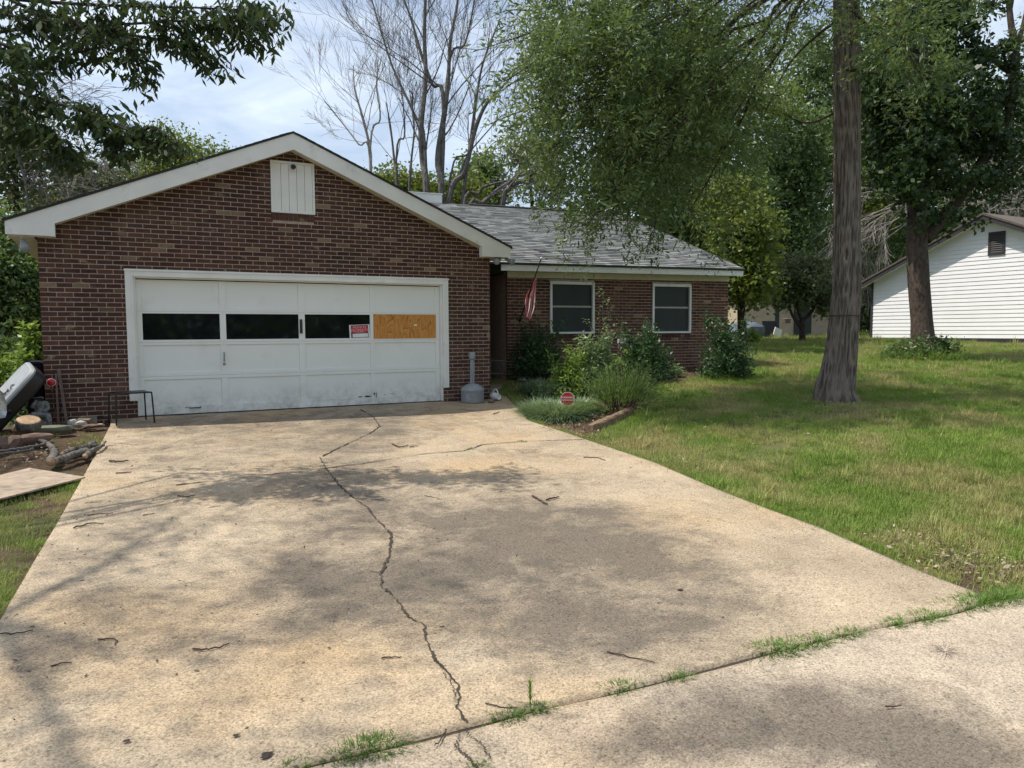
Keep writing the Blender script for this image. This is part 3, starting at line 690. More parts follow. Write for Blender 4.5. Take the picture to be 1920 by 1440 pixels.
# porch recess: back wall and ceiling coloured near-black for its shade, dark door
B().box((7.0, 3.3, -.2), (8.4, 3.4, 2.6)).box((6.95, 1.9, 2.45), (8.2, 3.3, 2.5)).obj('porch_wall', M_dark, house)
pd = B().box((7.15, 3.22, .05), (8.0, 3.29, 2.15)).obj('front_door', M_blackmetal, house, bevel=.004)
B().lathe([(.02, 0), (.03, .03), (.02, .06)], (7.25, 3.22, 1.05), 12, (0, -1, 0)).obj('handle', M_blackmetal, pd, True)
# eave fascia, frieze and roof of the living wing
EY = -.42
def zf(t): return 2.485 + (t + 1.25) * .0058
FZ = lambda V: HT(np.c_[V[:, 0], V[:, 1], V[:, 2] + V[:, 0] * .0058])
B().box((-1.30, EY, 2.492), (4.86, EY + .022, 2.625), FZ).obj('eave_fascia', M_white, house)
B().box((-1.0, EY + .023, 2.505), (4.84, .0, 2.515), FZ).box((S0, -.02, 2.385), (S1 + .005, .003, 2.504), FZ).obj('frieze', M_soffit, house)
RY, RZ = 4.98, 4.715; EZ = 2.655; RSL = (RZ - EZ) / (RY - EY)
def RT_(V):                                                          # roof plane coordinates (t, along slope 0..1, thickness)
    V = np.asarray(V, float); yy = EY - .03 + V[:, 1] * (RY - EY + .03)
    zz = EZ - .012 + V[:, 1] * (RZ - EZ + .012) + V[:, 2] + V[:, 0] * .0058 * (1 - V[:, 1])
    return HT(np.c_[V[:, 0], yy, zz])
main_roof = B().box((-4.6, 0, -.03), (4.885, 1, -.004), RT_)
main_roof.prism([(EY, EZ - .06), (RY, RZ - .035), (2 * RY - EY, EZ - .06)][::1], 4.80, 4.86, lambda V: HT(np.c_[V[:, 1], V[:, 0], V[:, 2]]))
main_roof.add(HT(np.array([(-4.6, RY, RZ - .01), (4.885, RY, RZ - .01), (4.885, 2 * RY - EY, EZ), (-4.6, 2 * RY - EY, EZ)])), [(0, 1, 2, 3)])
main_roof = main_roof.obj('main_roof', M_roofdark, house)
slope_len = math.hypot(RY - EY + .03, RZ - EZ); nrow = int(slope_len / .142); rows = []
for r in range(nrow + 1):
    x_ = -4.6 - rng.uniform(0, .3)
    while x_ < 4.885:
        w_ = rng.choice([.16, .22, .30, .34]); rows.append((r, max(-4.6, x_), min(4.885, x_ + w_ - .004))); x_ += w_
rows = [r for r in rows if r[2] - r[1] > .03]
vis = lambda q: (q[1] > -1.6)
rows.sort(key=lambda q: (not vis(q), depth(HT(np.array([((q[1] + q[2]) / 2, EY + q[0] * .14, 2.7)]))[0]) - 6 * (q[2] - q[1])))
def sh_verts(r, a, c):
    s0 = r * .142 / slope_len; s1 = min(1., (r + 1.12) * .142 / slope_len); hth = .010 + .010 * rng.random()
    return RT_(np.array([(a, s0, hth + .004), (c, s0, hth + .004), (c, s1, .004), (a, s1, .004), (a, s0, 0.), (c, s0, 0.)]))
SF = [(0, 1, 2, 3), (1, 0, 4, 5)]
ss = B(); tt = []
# one shared unit mesh for the shingles nearest the camera
um = mesh_data('shingle', [(0, 0, .020), (1, 0, .020), (1, .16, .003), (0, .16, .003), (0, 0, 0), (1, 0, 0), (0, .16, 0), (1, .16, 0)], [(0, 1, 2, 3), (1, 0, 4, 5), (0, 3, 6, 4), (2, 1, 5, 7)], M_sh_o)
ux = FZ(np.array([(0., 0, 0), (1., 0, 0)])); ex = ux[1] - ux[0]
up_ = RT_(np.array([(0., 0, 0), (0, 1., 0)])); ey = (up_[1] - up_[0]) / slope_len; ez = np.cross(ex, ey); ez /= np.linalg.norm(ez)
for k, (r, a, c) in enumerate(rows):
    tint = float(np.clip(rng.normal(.58, .27), 0, 1))
    if k < 300:
        o = bpy.data.objects.new('shingle' if k == 0 else 'shingle.%03d' % k, um); COL.objects.link(o); o.parent = main_roof
        p = RT_(np.array([(a, r * .142 / slope_len, .001)]))[0] - wloc(main_roof)
        o.matrix_local = Matrix(((ex[0] * (c - a), ey[0], ez[0], p[0]), (ex[1] * (c - a), ey[1], ez[1], p[1]), (ex[2] * (c - a), ey[2], ez[2], p[2]), (0, 0, 0, 1)))
        o.color = (tint, tint, tint, 1)
    else: ss.add(sh_verts(r, a, c), SF); tt += [tint, tint * .25]  # butt edges tinted darker to paint the shadow line of each row
o = mk('roof_shingles', np.concatenate(ss.V), ss.F, M_sh_a, main_roof, fattr={'tint': tt}); tag(o, kind='stuff')
rc = B().box((-.1, .985, .0), (4.6, 1.0, .05), RT_); rc.obj('ridge_vent', M_roofdark, house)  # dark tone also paints the shadow line along the ridge cap
B().box((-2.6, RY - .05, RZ - .10), (-.86, RY + 1.0, RZ + .22), HT).obj('chimney_chase', M_white, house, bevel=.006)
B().box((-2.62, RY - .07, RZ + .222), (-.84, RY + 1.02, RZ + .25), HT).obj('chimney_cap', M_white, house)

# ================================================================== NEIGHBOUR'S WHITE BUILDING
NX = 30.06; nb_ = empty('white_outbuilding', (NX, 4.49, .8), 'white clapboard gable building with dark trim beyond the lawn', 'building')
NYc, NYp, NYr = 9.30, 4.49, -.32; NZ0 = .80
ngab = lambda yy: 3.30 + (5.42 - 3.30) * (1 - abs(yy - NYp) / (NYc - NYp))
B().box((NX + .05, NYr + .02, NZ0), (NX + 9, NYc - .02, 3.2)).obj('building_core', M_nbwhite, nb_)
ex_ = .156; k = 0; zb = NZ0 + .09
while zb < 5.4:
    zt_ = zb + ex_ + .012
    hw = lambda zz: NYc - NYp if zz <= 3.30 else (NYc - NYp) * max(0, (5.42 - zz) / (5.42 - 3.30))
    a, c = hw(zb), hw(min(zt_, 5.42))
    if a > .12:
        V = [(NX - .022, NYp + a, zb), (NX - .022, NYp - a, zb), (NX - .004, NYp - c, zt_), (NX - .004, NYp + c, zt_), (NX + .04, NYp + a, zb), (NX + .04, NYp - a, zb), (NX + .04, NYp - c, zt_), (NX + .04, NYp + c, zt_)]
        mk('siding_board', V, [(0, 3, 2, 1), (0, 1, 5, 4), (1, 2, 6, 5), (2, 3, 7, 6), (3, 0, 4, 7)], M_nbwhite, nb_)
    zb += ex_
B().box((NX - .05, NYr - .02, NZ0 - .6), (NX + .3, NYc + .02, NZ0 + .088)).obj('dark_base', M_nbtrim, nb_)
B().box((NX - .045, NYc - .03, NZ0), (NX + .1, NYc + .06, 3.32)).obj('corner_board', M_nbtrim, nb_)
nr = B(); nf = B(); nso = B(); OV = .42
sl = (5.42 - 3.30) / (NYc - NYp)
for sgn in (-1, 1):
    y_e = NYp + sgn * (NYc - NYp + .55); z_e = 5.42 - sl * abs(y_e - NYp)
    Tn = lambda V: np.stack([V[:, 1], V[:, 0], V[:, 2]], 1)
    P = [(NYp, 5.50), (y_e, z_e + .08), (y_e, z_e + .16), (NYp, 5.58)]; nr.prism(P if sgn < 0 else P[::-1], NX - OV - .03, NX + 9.4, Tn)
    P = [(NYp, 5.32), (y_e, z_e - .10), (y_e, z_e + .079), (NYp, 5.499)]; nf.prism(P if sgn < 0 else P[::-1], NX - OV, NX - OV + .03, Tn)
    P = [(NYp, 5.40), (y_e, z_e - .02), (y_e, z_e + .0), (NYp, 5.42)]; nso.prism(P if sgn < 0 else P[::-1], NX - OV + .031, NX + .0, Tn)
nr.obj('roof', M_nbroof, nb_); nf.obj('rake_board', M_nbtrim, nb_); nso.obj('soffit', M_nbwhite, nb_)
# louvred vent
vc = on(1869, 456, 0, NX - .03); vw, vh = .30, .43
fv = B(); 
for (a, c, z0, z1) in ((-vw, -vw + .09, -vh, vh), (vw - .09, vw, -vh, vh), (-vw + .09, vw - .09, vh - .09, vh), (-vw + .09, vw - .09, -vh, -vh + .09)):
    fv.box((NX - .06, vc[1] + a, vc[2] + z0), (NX - .02, vc[1] + c, vc[2] + z1))
fv.box((NX - .03, vc[1] - vw + .02, vc[2] - vh + .02), (NX - .021, vc[1] + vw - .02, vc[2] + vh - .02))
nv = fv.obj('louvre_vent', M_nbtrim, nb_)
for i in range(9):
    zc = vc[2] - vh + .10 + i * .075
    mk('slat', [(NX - .055, vc[1] - vw + .09, zc), (NX - .055, vc[1] + vw - .09, zc), (NX - .032, vc[1] + vw - .09, zc + .05), (NX - .032, vc[1] - vw + .09, zc + .05), (NX - .055, vc[1] - vw + .09, zc - .012), (NX - .055, vc[1] + vw - .09, zc - .012)], [(0, 3, 2, 1), (0, 1, 5, 4)], M_nbtrim, nv)

# ================================================================== BEIGE SHED far back
q0 = at(1396, 634, 36); q1 = at(1560, 630, 38.5); sh = empty('beige_shed', ((q0 + q1) / 2), 'beige clapboard shed with dark door half hidden behind a small tree', 'shed')
dv = q1 - q0; Ls = np.linalg.norm(dv[:2]); dv[2] = 0; dv /= np.linalg.norm(dv); nvv = np.array([-dv[1], dv[0], 0]); gz_ = min(q0[2], q1[2]) - .1
ST = lambda V: np.array([q0[0], q0[1], gz_]) + V[:, :1] * dv + V[:, 1:2] * nvv + V[:, 2:] * np.array([0, 0, 1.])
B().box((0, .03, 0), (Ls, 3, 2.3), ST).obj('shed_body', M_beige, sh)
sb = B()
for i in range(20):
    zb = .05 + i * .11; sb.add(ST(np.array([(0, -.012, zb), (Ls, -.012, zb), (Ls, .0, zb + .115), (0, .0, zb + .115), (0, .028, zb), (Ls, .028, zb)], float)), [(0, 1, 2, 3), (1, 0, 4, 5)])
o = sb.obj('siding', M_beige, sh); tag(o, kind='stuff')
xd = Ls * .54; B().box((xd, -.05, .08), (xd + Ls * .2, -.014, 1.95), ST).obj('door', M_greendoor, sh)
B().prism([(-.3, 2.2), (Ls + .3, 2.2), (Ls + .3, 2.3), (Ls * .5, 3.1), (-.3, 2.3)], -.3, 3.3, ST).obj('roof', M_roofdark, sh)
B().box((Ls * .33, -.045, .05), (Ls * .37, -.014, 2.2), ST).obj('downpipe', M_greendoor, sh)

# ================================================================== VEGETATION
LEAVES = [0]
def unit(v): return v / (np.linalg.norm(v, axis=-1, keepdims=True) + 1e-9)
def leaf_arrays(C, size, aspect=.35, droop=.3, flat=0., var=.35, dirs=None):
    """rhombic leaves growing from the points C"""
    n = len(C); a = unit(rng.normal(size=(n, 3)) * [1, 1, .7 - .5 * flat]) + np.array([0, 0, -droop])
    if dirs is not None: a = a * .8 + dirs
    a = unit(a); b = rng.normal(size=(n, 3)); b[:, 2] *= (1 - flat); b = unit(np.cross(a, unit(np.cross(a, b)) + 1e-6))
    L = size * (1 + var * rng.normal(size=(n, 1))).clip(.4, 1.9); w = L * aspect * .5
    V = np.stack([C, C + a * L * .45 + b * w, C + a * L, C + a * L * .45 - b * w], 1).reshape(-1, 3)
    return V, np.arange(n * 4).reshape(n, 4)
def leaf_obj(name, C, size, m, parent, tint=None, **k):
    V, Fq = leaf_arrays(C, size, **k); LEAVES[0] += len(C)
    if tint is None: tint = rng.random(len(C))
    return mk(name, V, Fq, m, parent, fattr={'tint': np.clip(tint, 0, 1)})

def ell_clumps(E, n, shell=.45):
    """n clump centres in the ellipsoid (centre, radii along right / depth / up)"""
    c, (a, d, h) = E; u = unit(rng.normal(size=(n, 3))); r = rng.random(n) ** shell
    FWh = np.array([math.sin(YAW), math.cos(YAW), 0])
    return c + (u[:, :1] * a * R0 + u[:, 1:2] * d * FWh + u[:, 2:] * np.array([0, 0, h])) * r[:, None]
def E_(px, py, D, rx, ry, dm): P = at(px, py, D); return (P, (rx * D / F_, dm, ry * D / F_))

DIRS = []
def crown_points(ells, nleaf, clump_n, sd, flat=.6, shell=.45, spray=None):
    vol = np.array([e[1][0] * e[1][1] * e[1][2] for e in ells]) ** .72; vol /= vol.sum(); C = []; T = []; cl = []
    for e, w in zip(ells, vol):
        k = max(3, int(nleaf * w / clump_n)); cc = ell_clumps(e, k, shell); cl.append(cc)
        m_ = rng.poisson(clump_n, k); idx = np.repeat(np.arange(k), m_)
        p = cc[idx] + rng.normal(size=(len(idx), 3)) * sd * np.array([1, 1, flat])
        if spray:                                            # leaves strung along drooping twigs
            sl, sdr = spray; d = unit(unit(cc - e[0]) * .7 + rng.normal(size=(k, 3)) * [.6, .6, .25] + [0, 0, -sdr]); t_ = rng.random(len(idx)); ll = (sl * rng.uniform(.5, 1.3, k))[idx]
            p = p + d[idx] * (ll * (t_ - .3))[:, None] + np.array([0, 0, -1.]) * (ll * .45 * t_ ** 2)[:, None]; DIRS.append(d[idx])
        C.append(p)
        T.append((.05 + .85 * rng.random(k))[idx] + rng.normal(0, .14, len(idx)))
    return np.concatenate(C), np.concatenate(T), cl

def limbs(b, start, ells, cl, r0, r1, ntw=10, sag=.15, k=7):
    """a limb from the trunk point to each crown mass and thin branches to its clumps"""
    for (c, rad), cc in zip(ells, cl):
        s = start[np.argmin([np.linalg.norm(q[0] - c) + .4 * max(0, q[0][2] - c[2]) for q in start])]
        L = np.linalg.norm(c - s[0]); mid = (s[0] + c) / 2 + np.array([0, 0, L * sag]) + rng.normal(size=3) * L * .05
        P = bez(s[0], mid, c, 10); P[1:-1] += rng.normal(size=(8, 3)) * L * .012
        b.tube(P, np.linspace(r0, r1, 10), k)
        for q in cc[rng.choice(len(cc), min(ntw, len(cc)), False)]:
            j = rng.integers(4, 10); Q = bez(P[j], (P[j] + q) / 2 + np.array([0, 0, .12 * np.linalg.norm(q - P[j])]) + rng.normal(size=3) * .1, q, 6); b.tube(Q, np.linspace(r1 * .7, r1 * .18, 6), 4, False)

def tree(name, label, trunk, ells, m_bark, m_leaf, nleaf, size, clump_n, sd, r_limb=(.10, .03), ntw=10, aspect=.4, droop=.3, flat=.6, shell=.45, fork=None, group=None, sides=12, cat='tree', bark=True):
    base = np.asarray(trunk[0][0]); t = empty(name, base, label, cat, group)
    C, T, cl = crown_points(ells, nleaf, clump_n, sd, flat, shell)
    if bark:
        b = B(); P = np.array([p for p, r in trunk]); r = np.array([r for p, r in trunk]); Q = poly_smooth(P, 5); b.tube(Q, np.interp(np.linspace(0, len(r) - 1, len(Q)), range(len(r)), r), sides)
        st_ = fork if fork is not None else [(p, r_) for p, r_ in trunk[len(trunk) // 2:]]
        limbs(b, st_, ells, cl, r_limb[0], r_limb[1], ntw); b.obj('trunk', m_bark, t, True)
    leaf_obj('crown', C, size, m_leaf, t, T, aspect=aspect, droop=droop)
    return t

# ---- willow oak beside the lawn
ob = gp(1566, 746); OD = depth(ob)
oak = empty('willow_oak', ob, 'tall tree with straight furrowed trunk standing on the front lawn', 'tree')
tp = [(1562, 752), (1565, 735), (1571, 700), (1577, 660), (1582, 610), (1587, 540), (1588, 430), (1588, 300), (1588, 150), (1587, 0), (1588, -250), (1590, -600), (1600, -900)]
tw = [90, 77, 67, 62, 58, 54, 51, 51, 51, 50, 45, 34, 18]
TP = np.array([at(a, c, OD) for a, c in tp]); TP[0] = ob + [0, 0, -.12]; TPs = poly_smooth(TP, 30); TR = np.interp(np.linspace(0, len(tw) - 1, len(TPs)), range(len(tw)), tw) * OD / F_ / 2 * .93
k_ = 300; th = np.arange(k_) * 2 * math.pi / k_
V, Fq = tube(TPs, 1., k_); V = V.reshape(len(TPs), k_, 3); hz = TPs[:, 2][:, None]; thg = th[None] + .25 * np.sin(hz * 1.1)
thw = np.where(thg < math.pi + .25, thg, thg); rid = np.clip(1 - 3.2 * np.abs(vnoise(thg * 8.2 + .7 * fbm(thg * 4, hz * 3, 2), hz * 3.6 + 40) - .5), 0, 1) * .6 + .4 * vnoise(thg * 17, hz * 9 + 9)
flare = .12 * np.exp(-(hz - ob[2]).clip(0) / .22) * np.maximum(0, np.cos(thg * 5 + .8)) 
rad = TR[:, None] * (1 + flare) + .026 * rid - .018
V = TPs[:, None] + (V - TPs[:, None]) * rad[..., None]
ot = mk('trunk', V.reshape(-1, 3), Fq, M_bark_oak, oak, True); ra = ot.data.attributes.new('ridge', 'FLOAT', 'POINT'); ra.data.foreach_set('value', rid.ravel().astype(np.float32))
oakE = [E_(1090, 100, 11.2, 130, 105, 1.6), (at(1010, 170, 11.0), (.75, 1.0, .8)), E_(1190, 60, 12., 170, 110, 2.0), E_(1130, 250, 11.6, 130, 100, 1.4), E_(1060, 330, 11.4, 70, 60, .9), E_(1260, 190, 12.4, 170, 120, 2.), E_(1200, 350, 12., 100, 70, 1.2),
        E_(1330, 70, 13., 150, 90, 2.2), E_(1350, 260, 13.4, 110, 110, 1.8), E_(1480, 60, 13.5, 110, 60, 2.), E_(1290, 400, 12.6, 70, 45, .8), E_(1120, 400, 11.6, 60, 35, .6),
        E_(1700, 60, 11.4, 90, 90, 1.2), E_(1640, -60, 12., 170, 90, 2.), E_(1740, 150, 11.5, 40, 50, .5),
        E_(1150, -180, 12., 260, 170, 2.6), E_(1480, -320, 13.2, 330, 260, 3.2), E_(1850, -250, 13.2, 260, 200, 3.0), E_(1600, -700, 13.2, 330, 300, 3.), E_(2050, -60, 13.5, 160, 120, 2.4)]
wts = [8.0, 1.4, 10.0, 6.2, 0.8, 10.5, 1.9, 2.6, 3.6, 1.8, 0.7, 0.5, 1.9, 2.0, 0.5, 8.0, 6.0, 4.0, 5.0, 1.2]
Cs = []; Ts = []; cls = []
for e, w in zip(oakE, wts):
    C, T, cl = crown_points([e], w * 1560, 75, .075, .8, .36, (.8, .32)); Cs.append(C); Ts.append(T); cls += cl
# hanging sprays below the crown
def sprays(specs, n, sd):
    P = []
    for (pts, D) in specs:
        Q = poly_smooth(np.array([at(a, c, D) for a, c in pts]), 10); P.append(Q)
    b = B(); C = []
    for Q in P:
        b.tube(Q, np.linspace(.012, .003, len(Q)), 4, False); j = rng.integers(0, len(Q), int(n * len(Q) / 20)); C.append(Q[j] + rng.normal(size=(len(j), 3)) * sd)
    return b, np.concatenate(C)
sp = [([(1240, 330), (1235, 400), (1215, 455)], 11.8), ([(1200, 350), (1190, 420), (1165, 470)], 11.6), ([(1130, 380), (1100, 420), (1065, 425)], 11.5), ([(1160, 380), (1140, 425), (1120, 430)], 11.4), ([(1230, 380), (1225, 440), (1200, 475), (1175, 490)], 11.7), ([(1180, 380), (1178, 430), (1205, 470)], 11.5), ([(1060, 330), (1040, 385), (1000, 405)], 11.2),
      ([(1010, 110), (950, 150), (890, 170)], 11.), ([(1000, 60), (940, 80), (880, 100)], 11.), ([(1010, 200), (960, 215), (900, 240)], 10.9), ([(1000, 20), (950, 20), (905, 40)], 11.), ([(1680, 60), (1720, 130), (1745, 185)], 11.4), ([(1640, 30), (1690, 60), (1730, 70)], 11.4), ([(1690, 40), (1700, 90), (1710, 120)], 11.3), ([(1260, 400), (1275, 430), (1270, 455)], 12.), ([(1060, 260), (1010, 290), (975, 270)], 11.2)]
spb, spC = sprays(sp, 46, .07)
Cs.append(spC); Ts.append(rng.random(len(spC)) * .6 + .3)
lb = B(); starts = [(TPs[i], 0) for i in range(240, len(TPs), 15)]
starts = [s_ for s_ in starts if s_[0][2] > 7.2]
limbs(lb, starts, oakE, cls, .034, .012, 16, .06, 6)
for (pts, D, r) in (([(1588, -60), (1470, -20), (1350, 60), (1260, 160), (1200, 260)], 12.3, .06), ([(1588, 30), (1540, 60), (1480, 120), (1430, 220)], 12.6, .035), ([(1588, 200), (1520, 230), (1470, 215)], 12.7, .025), ([(1590, 10), (1640, 60), (1690, 90)], 12.2, .03), ([(1588, 130), (1660, 145), (1690, 190)], 12.4, .022)):
    Q = poly_smooth(np.array([at(a, c, D) for a, c in pts]), 6); lb.tube(Q, np.linspace(r, r * .3, len(Q)), 6)
lb.V += spb.V; lb.F += [tuple(i + lb.n for i in f) for f in spb.F]; lb.n += spb.n
lb.obj('limbs', M_bark_dark, oak, True)
DIRS.append(np.tile([0, 0, -.7], (len(spC), 1))); leaf_obj('crown', np.concatenate(Cs), .092, M_oakleaf, oak, np.concatenate(Ts), aspect=.26, droop=.1, dirs=np.concatenate(DIRS) * .7); DIRS.clear()
# a dark cord tied round the trunk
ck = at(1590, 592, OD)

# ---- maple near the white building
MD = 19.5; mb = at(1733, 672, MD)
DIRS.clear(); A = lambda px, py, dd=0.: at(px, py, MD + dd)
maple = empty('maple_tree', mb, 'dark forked tree in front of the white outbuilding', 'tree')
b = B(); s_ = MD / F_
def limb_px(b, pts, w, k=12, jit=.0):
    P = np.array([A(*p) for p in pts]); Q = poly_smooth(P, 6); b.tube(Q, np.interp(np.linspace(0, len(w) - 1, len(Q)), range(len(w)), w) * s_ / 2 * .9, k)
limb_px(b, [(1733, 672), (1731, 650), (1728, 600), (1722, 520), (1719, 440), (1720, 380), (1712, 330)], [62, 50, 42, 42, 40, 38, 40], 16)
limb_px(b, [(1714, 350), (1690, 310), (1662, 260), (1640, 215), (1600, 120), (1580, 0)], [34, 27, 24, 22, 18, 12])
limb_px(b, [(1718, 350), (1745, 300), (1765, 260), (1770, 150), (1772, 60), (1780, -120)], [34, 26, 22, 20, 18, 10])
limb_px(b, [(1735, 450), (1760, 420), (1800, 370), (1850, 290), (1888, 220), (1905, 120), (1895, 40), (1885, -60)], [24, 22, 22, 22, 20, 16, 12, 9])
limb_px(b, [(1904, 100), (1920, 40), (1940, -60)], [10, 8, 5])
limb_px(b, [(1855, 285), (1830, 230), (1800, 200)], [9, 7, 4], 6)
limb_px(b, [(1890, 200), (1850, 170), (1820, 190)], [7, 5, 3], 6)
mE = [E_(1690, 60, MD, 100, 90, 2.2), E_(1640, 180, MD - .5, 60, 100, 1.5), E_(1780, 40, MD, 50, 70, 1.6), E_(1770, 130, MD, 55, 60, 1.5), E_(1720, 200, MD - .6, 90, 80, 1.8), E_(1790, 230, MD, 70, 60, 1.6), E_(1700, 290, MD - .6, 70, 60, 1.4), E_(1830, 330, MD, 70, 45, 1.4), E_(1770, 330, MD - .4, 50, 40, 1.2), E_(1720, 360, MD - .8, 40, 22, .8),
      E_(1870, 180, MD, 50, 45, .9), E_(1900, 280, MD, 40, 70, 1.), E_(1880, 100, MD, 40, 25, .6), E_(1840, 100, MD + .3, 18, 20, .4), E_(1770, 400, MD, 70, 22, .8), E_(1830, 250, MD, 45, 40, .9), E_(1700, -180, MD, 200, 180, 3.), E_(1900, -200, MD, 150, 150, 2.5)]
mw = [6, 4, 2.2, 2.0, 4.4, 2.0, 3.0, 1.1, .9, .35, 1.1, 1.2, .5, .3, .6, .7, 3.5, 0.2]
Cs = []; Ts = []; cls = []
for e, w in zip(mE, mw):
    C, T, cl = crown_points([e], w * 1150, 26, .09, .5, .5, (.6, .2)); Cs.append(C); Ts.append(T); cls += cl
starts = [(A(1712, 330), 0), (A(1662, 260), 0), (A(1765, 260), 0), (A(1770, 120), 0), (A(1600, 120), 0), (A(1850, 290), 0), (A(1800, 370), 0), (A(1900, 140), 0)]
limbs(b, starts, mE, cls, .07, .025, 8, .05, 5)
b.obj('trunk', M_bark_map, maple, True)
DIRS.clear(); leaf_obj('crown', np.concatenate(Cs), .115, M_maple, maple, np.concatenate(Ts), aspect=.75, droop=.45)

# ---- tree whose branches hang in from the left
cb = np.array([-4.6, -5.6, float(terr(-4.6, -5.6)) - .1])
cherry = empty('overhanging_tree', cb, 'leafy tree left of the driveway reaching its drooping branches across the sky', 'tree')
bb = B(); CD = 7.2
trunkP = [cb, cb + [.05, .1, 1.5], cb + [.2, .3, 3.2], cb + [.3, .5, 5.6], cb + [.5, .6, 9.5]]
bb.tube(poly_smooth(trunkP, 5), np.linspace(.2, .07, 21), 14)
hang = [([(-120, 90), (0, 60), (120, 50), (240, 45), (330, 40), (430, 38), (515, 38)], 7.2, 1.0, 42), ([(-60, -10), (100, 5), (250, 12), (380, 15), (500, 22)], 7.0, 1., 38), ([(60, 20), (170, 50), (240, 85), (255, 115), (266, 150)], 7.1, .7, 20), ([(-60, 130), (30, 170), (110, 195), (175, 212), (230, 240), (275, 262), (335, 285)], 6.6, .9, 30),
        ([(-50, 60), (20, 90), (60, 120), (75, 105)], 6.8, .8, 30), ([(300, 25), (350, 70), (385, 95), (400, 110)], 7.2, .6, 22), ([(400, 30), (450, 60), (490, 82)], 7.3, .6, 22), ([(-40, 190), (30, 215), (90, 250), (125, 285), (130, 300)], 6.5, .8, 24), ([(150, 205), (190, 230), (220, 270), (218, 295)], 6.6, .5, 12), ([(-60, 230), (0, 240), (40, 230), (80, 235)], 6.4, .8, 30),
        ([(420, 20), (480, 25), (520, 30)], 7.4, .6, 24), ([(180, 30), (220, 60), (330, 80), (350, 100)], 7.1, .6, 24), ([(110, 20), (180, 80), (140, 100), (90, 110)], 6.9, .6, 26), ([(250, 250), (290, 240), (330, 275)], 6.6, .5, 12), ([(-30, 20), (60, 40), (110, 70)], 6.8, .9, 34), ([(20, 100), (60, 150), (70, 180)], 6.6, .7, 30)]
cC = []; cDir = []
for (pts, D, dens, sdp) in hang:
    P = np.array([at(a, c, D + rng.normal(0, .08)) for a, c in pts]); Q = poly_smooth(P, 8); bb.tube(Q, np.linspace(.022, .005, len(Q)), 5, False)
    for i in range(len(Q)):
        for _ in range(int(1 + 2.1 * dens)):
            q = Q[i] + rng.normal(size=3) * sdp * D / F_ * np.array([.6, .9, .45]) - np.array([0, 0, .02])
            tw_ = bez(Q[max(0, i - 2)], (Q[i] + q) / 2 + [0, 0, .03], q, 4)
            if rng.random() < .35: bb.tube(tw_, [.004, .003, .002, .0015], 3, False)
            m_ = rng.integers(5, 11); cC.append(q + rng.normal(size=(m_, 3)) * [.055, .055, .028])
cC = np.concatenate(cC)
# unseen rest of its crown, raised and spread to soften the driveway shade
cE = [(np.array([-3.0, -3.4, 9.0]), (2.0, 2.4, 1.3)), (np.array([-4.2, -5.4, 10.6]), (2.6, 2.6, 1.8)), (np.array([-5.6, -3.0, 8.0]), (2., 2.5, 1.6)), (np.array([-3.6, -7.6, 9.6]), (2., 2., 1.3)), (np.array([-5.4, -.6, 8.6]), (2., 2., 1.4)), (np.array([-3.4, -.4, 7.4]), (1.6, 1.5, .9))]
C2, T2, cl2 = crown_points(cE, 11000, 12, .26, .5, .6)
limbs(bb, [(np.array(trunkP[2]), 0), (np.array(trunkP[3]), 0), (np.array(trunkP[4]), 0)], cE, cl2, .05, .02, 8, .1, 6)
for (pts, D, _, _) in hang[:5]:
    p0 = at(*pts[0], D); s0 = min([np.array(q) for q in trunkP[2:]], key=lambda q: np.linalg.norm(q - p0)); bb.tube(bez(s0, (s0 + p0) / 2 + [0, 0, .3], p0, 8), np.linspace(.024, .018, 8), 6)
bb.obj('trunk', M_bark_dark, cherry, True)
aC = np.concatenate([cC, C2]); leaf_obj('crown', aC, .095, M_cherry, cherry, np.r_[rng.random(len(cC)), T2], aspect=.33, droop=1.0)

# ---- bare trees behind the roof
def grow(b, p, d, L, r, lev, up=.15, spread=.55, kids=(3, 5), minr=.004):
    n = 5; P = [p]; dd = d.copy()
    for i in range(n):
        dd = unit(dd + rng.normal(size=3) * .10 + np.array([0, 0, up * .25])); P.append(P[-1] + dd * L / n)
    r1 = max(minr, r * .5); b.tube(np.array(P), np.linspace(r, r1, n + 1), 6 if lev > 2 else (4 if lev > 0 else 3), False)
    if lev <= 0: return
    for _ in range(rng.integers(*kids)):
        t = rng.uniform(.3, 1.); j = min(n, int(t * n) + 1); q = P[j - 1] + (P[j] - P[j - 1]) * rng.random()
        ax_ = unit(np.cross(dd, rng.normal(size=3))); ang = spread * rng.uniform(.6, 1.3)
        nd_ = unit(dd * math.cos(ang) + ax_ * math.sin(ang)); grow(b, q, nd_, L * rng.uniform(.45, .72), r1 * rng.uniform(.55, .9), lev - 1, up, spread, kids, minr)
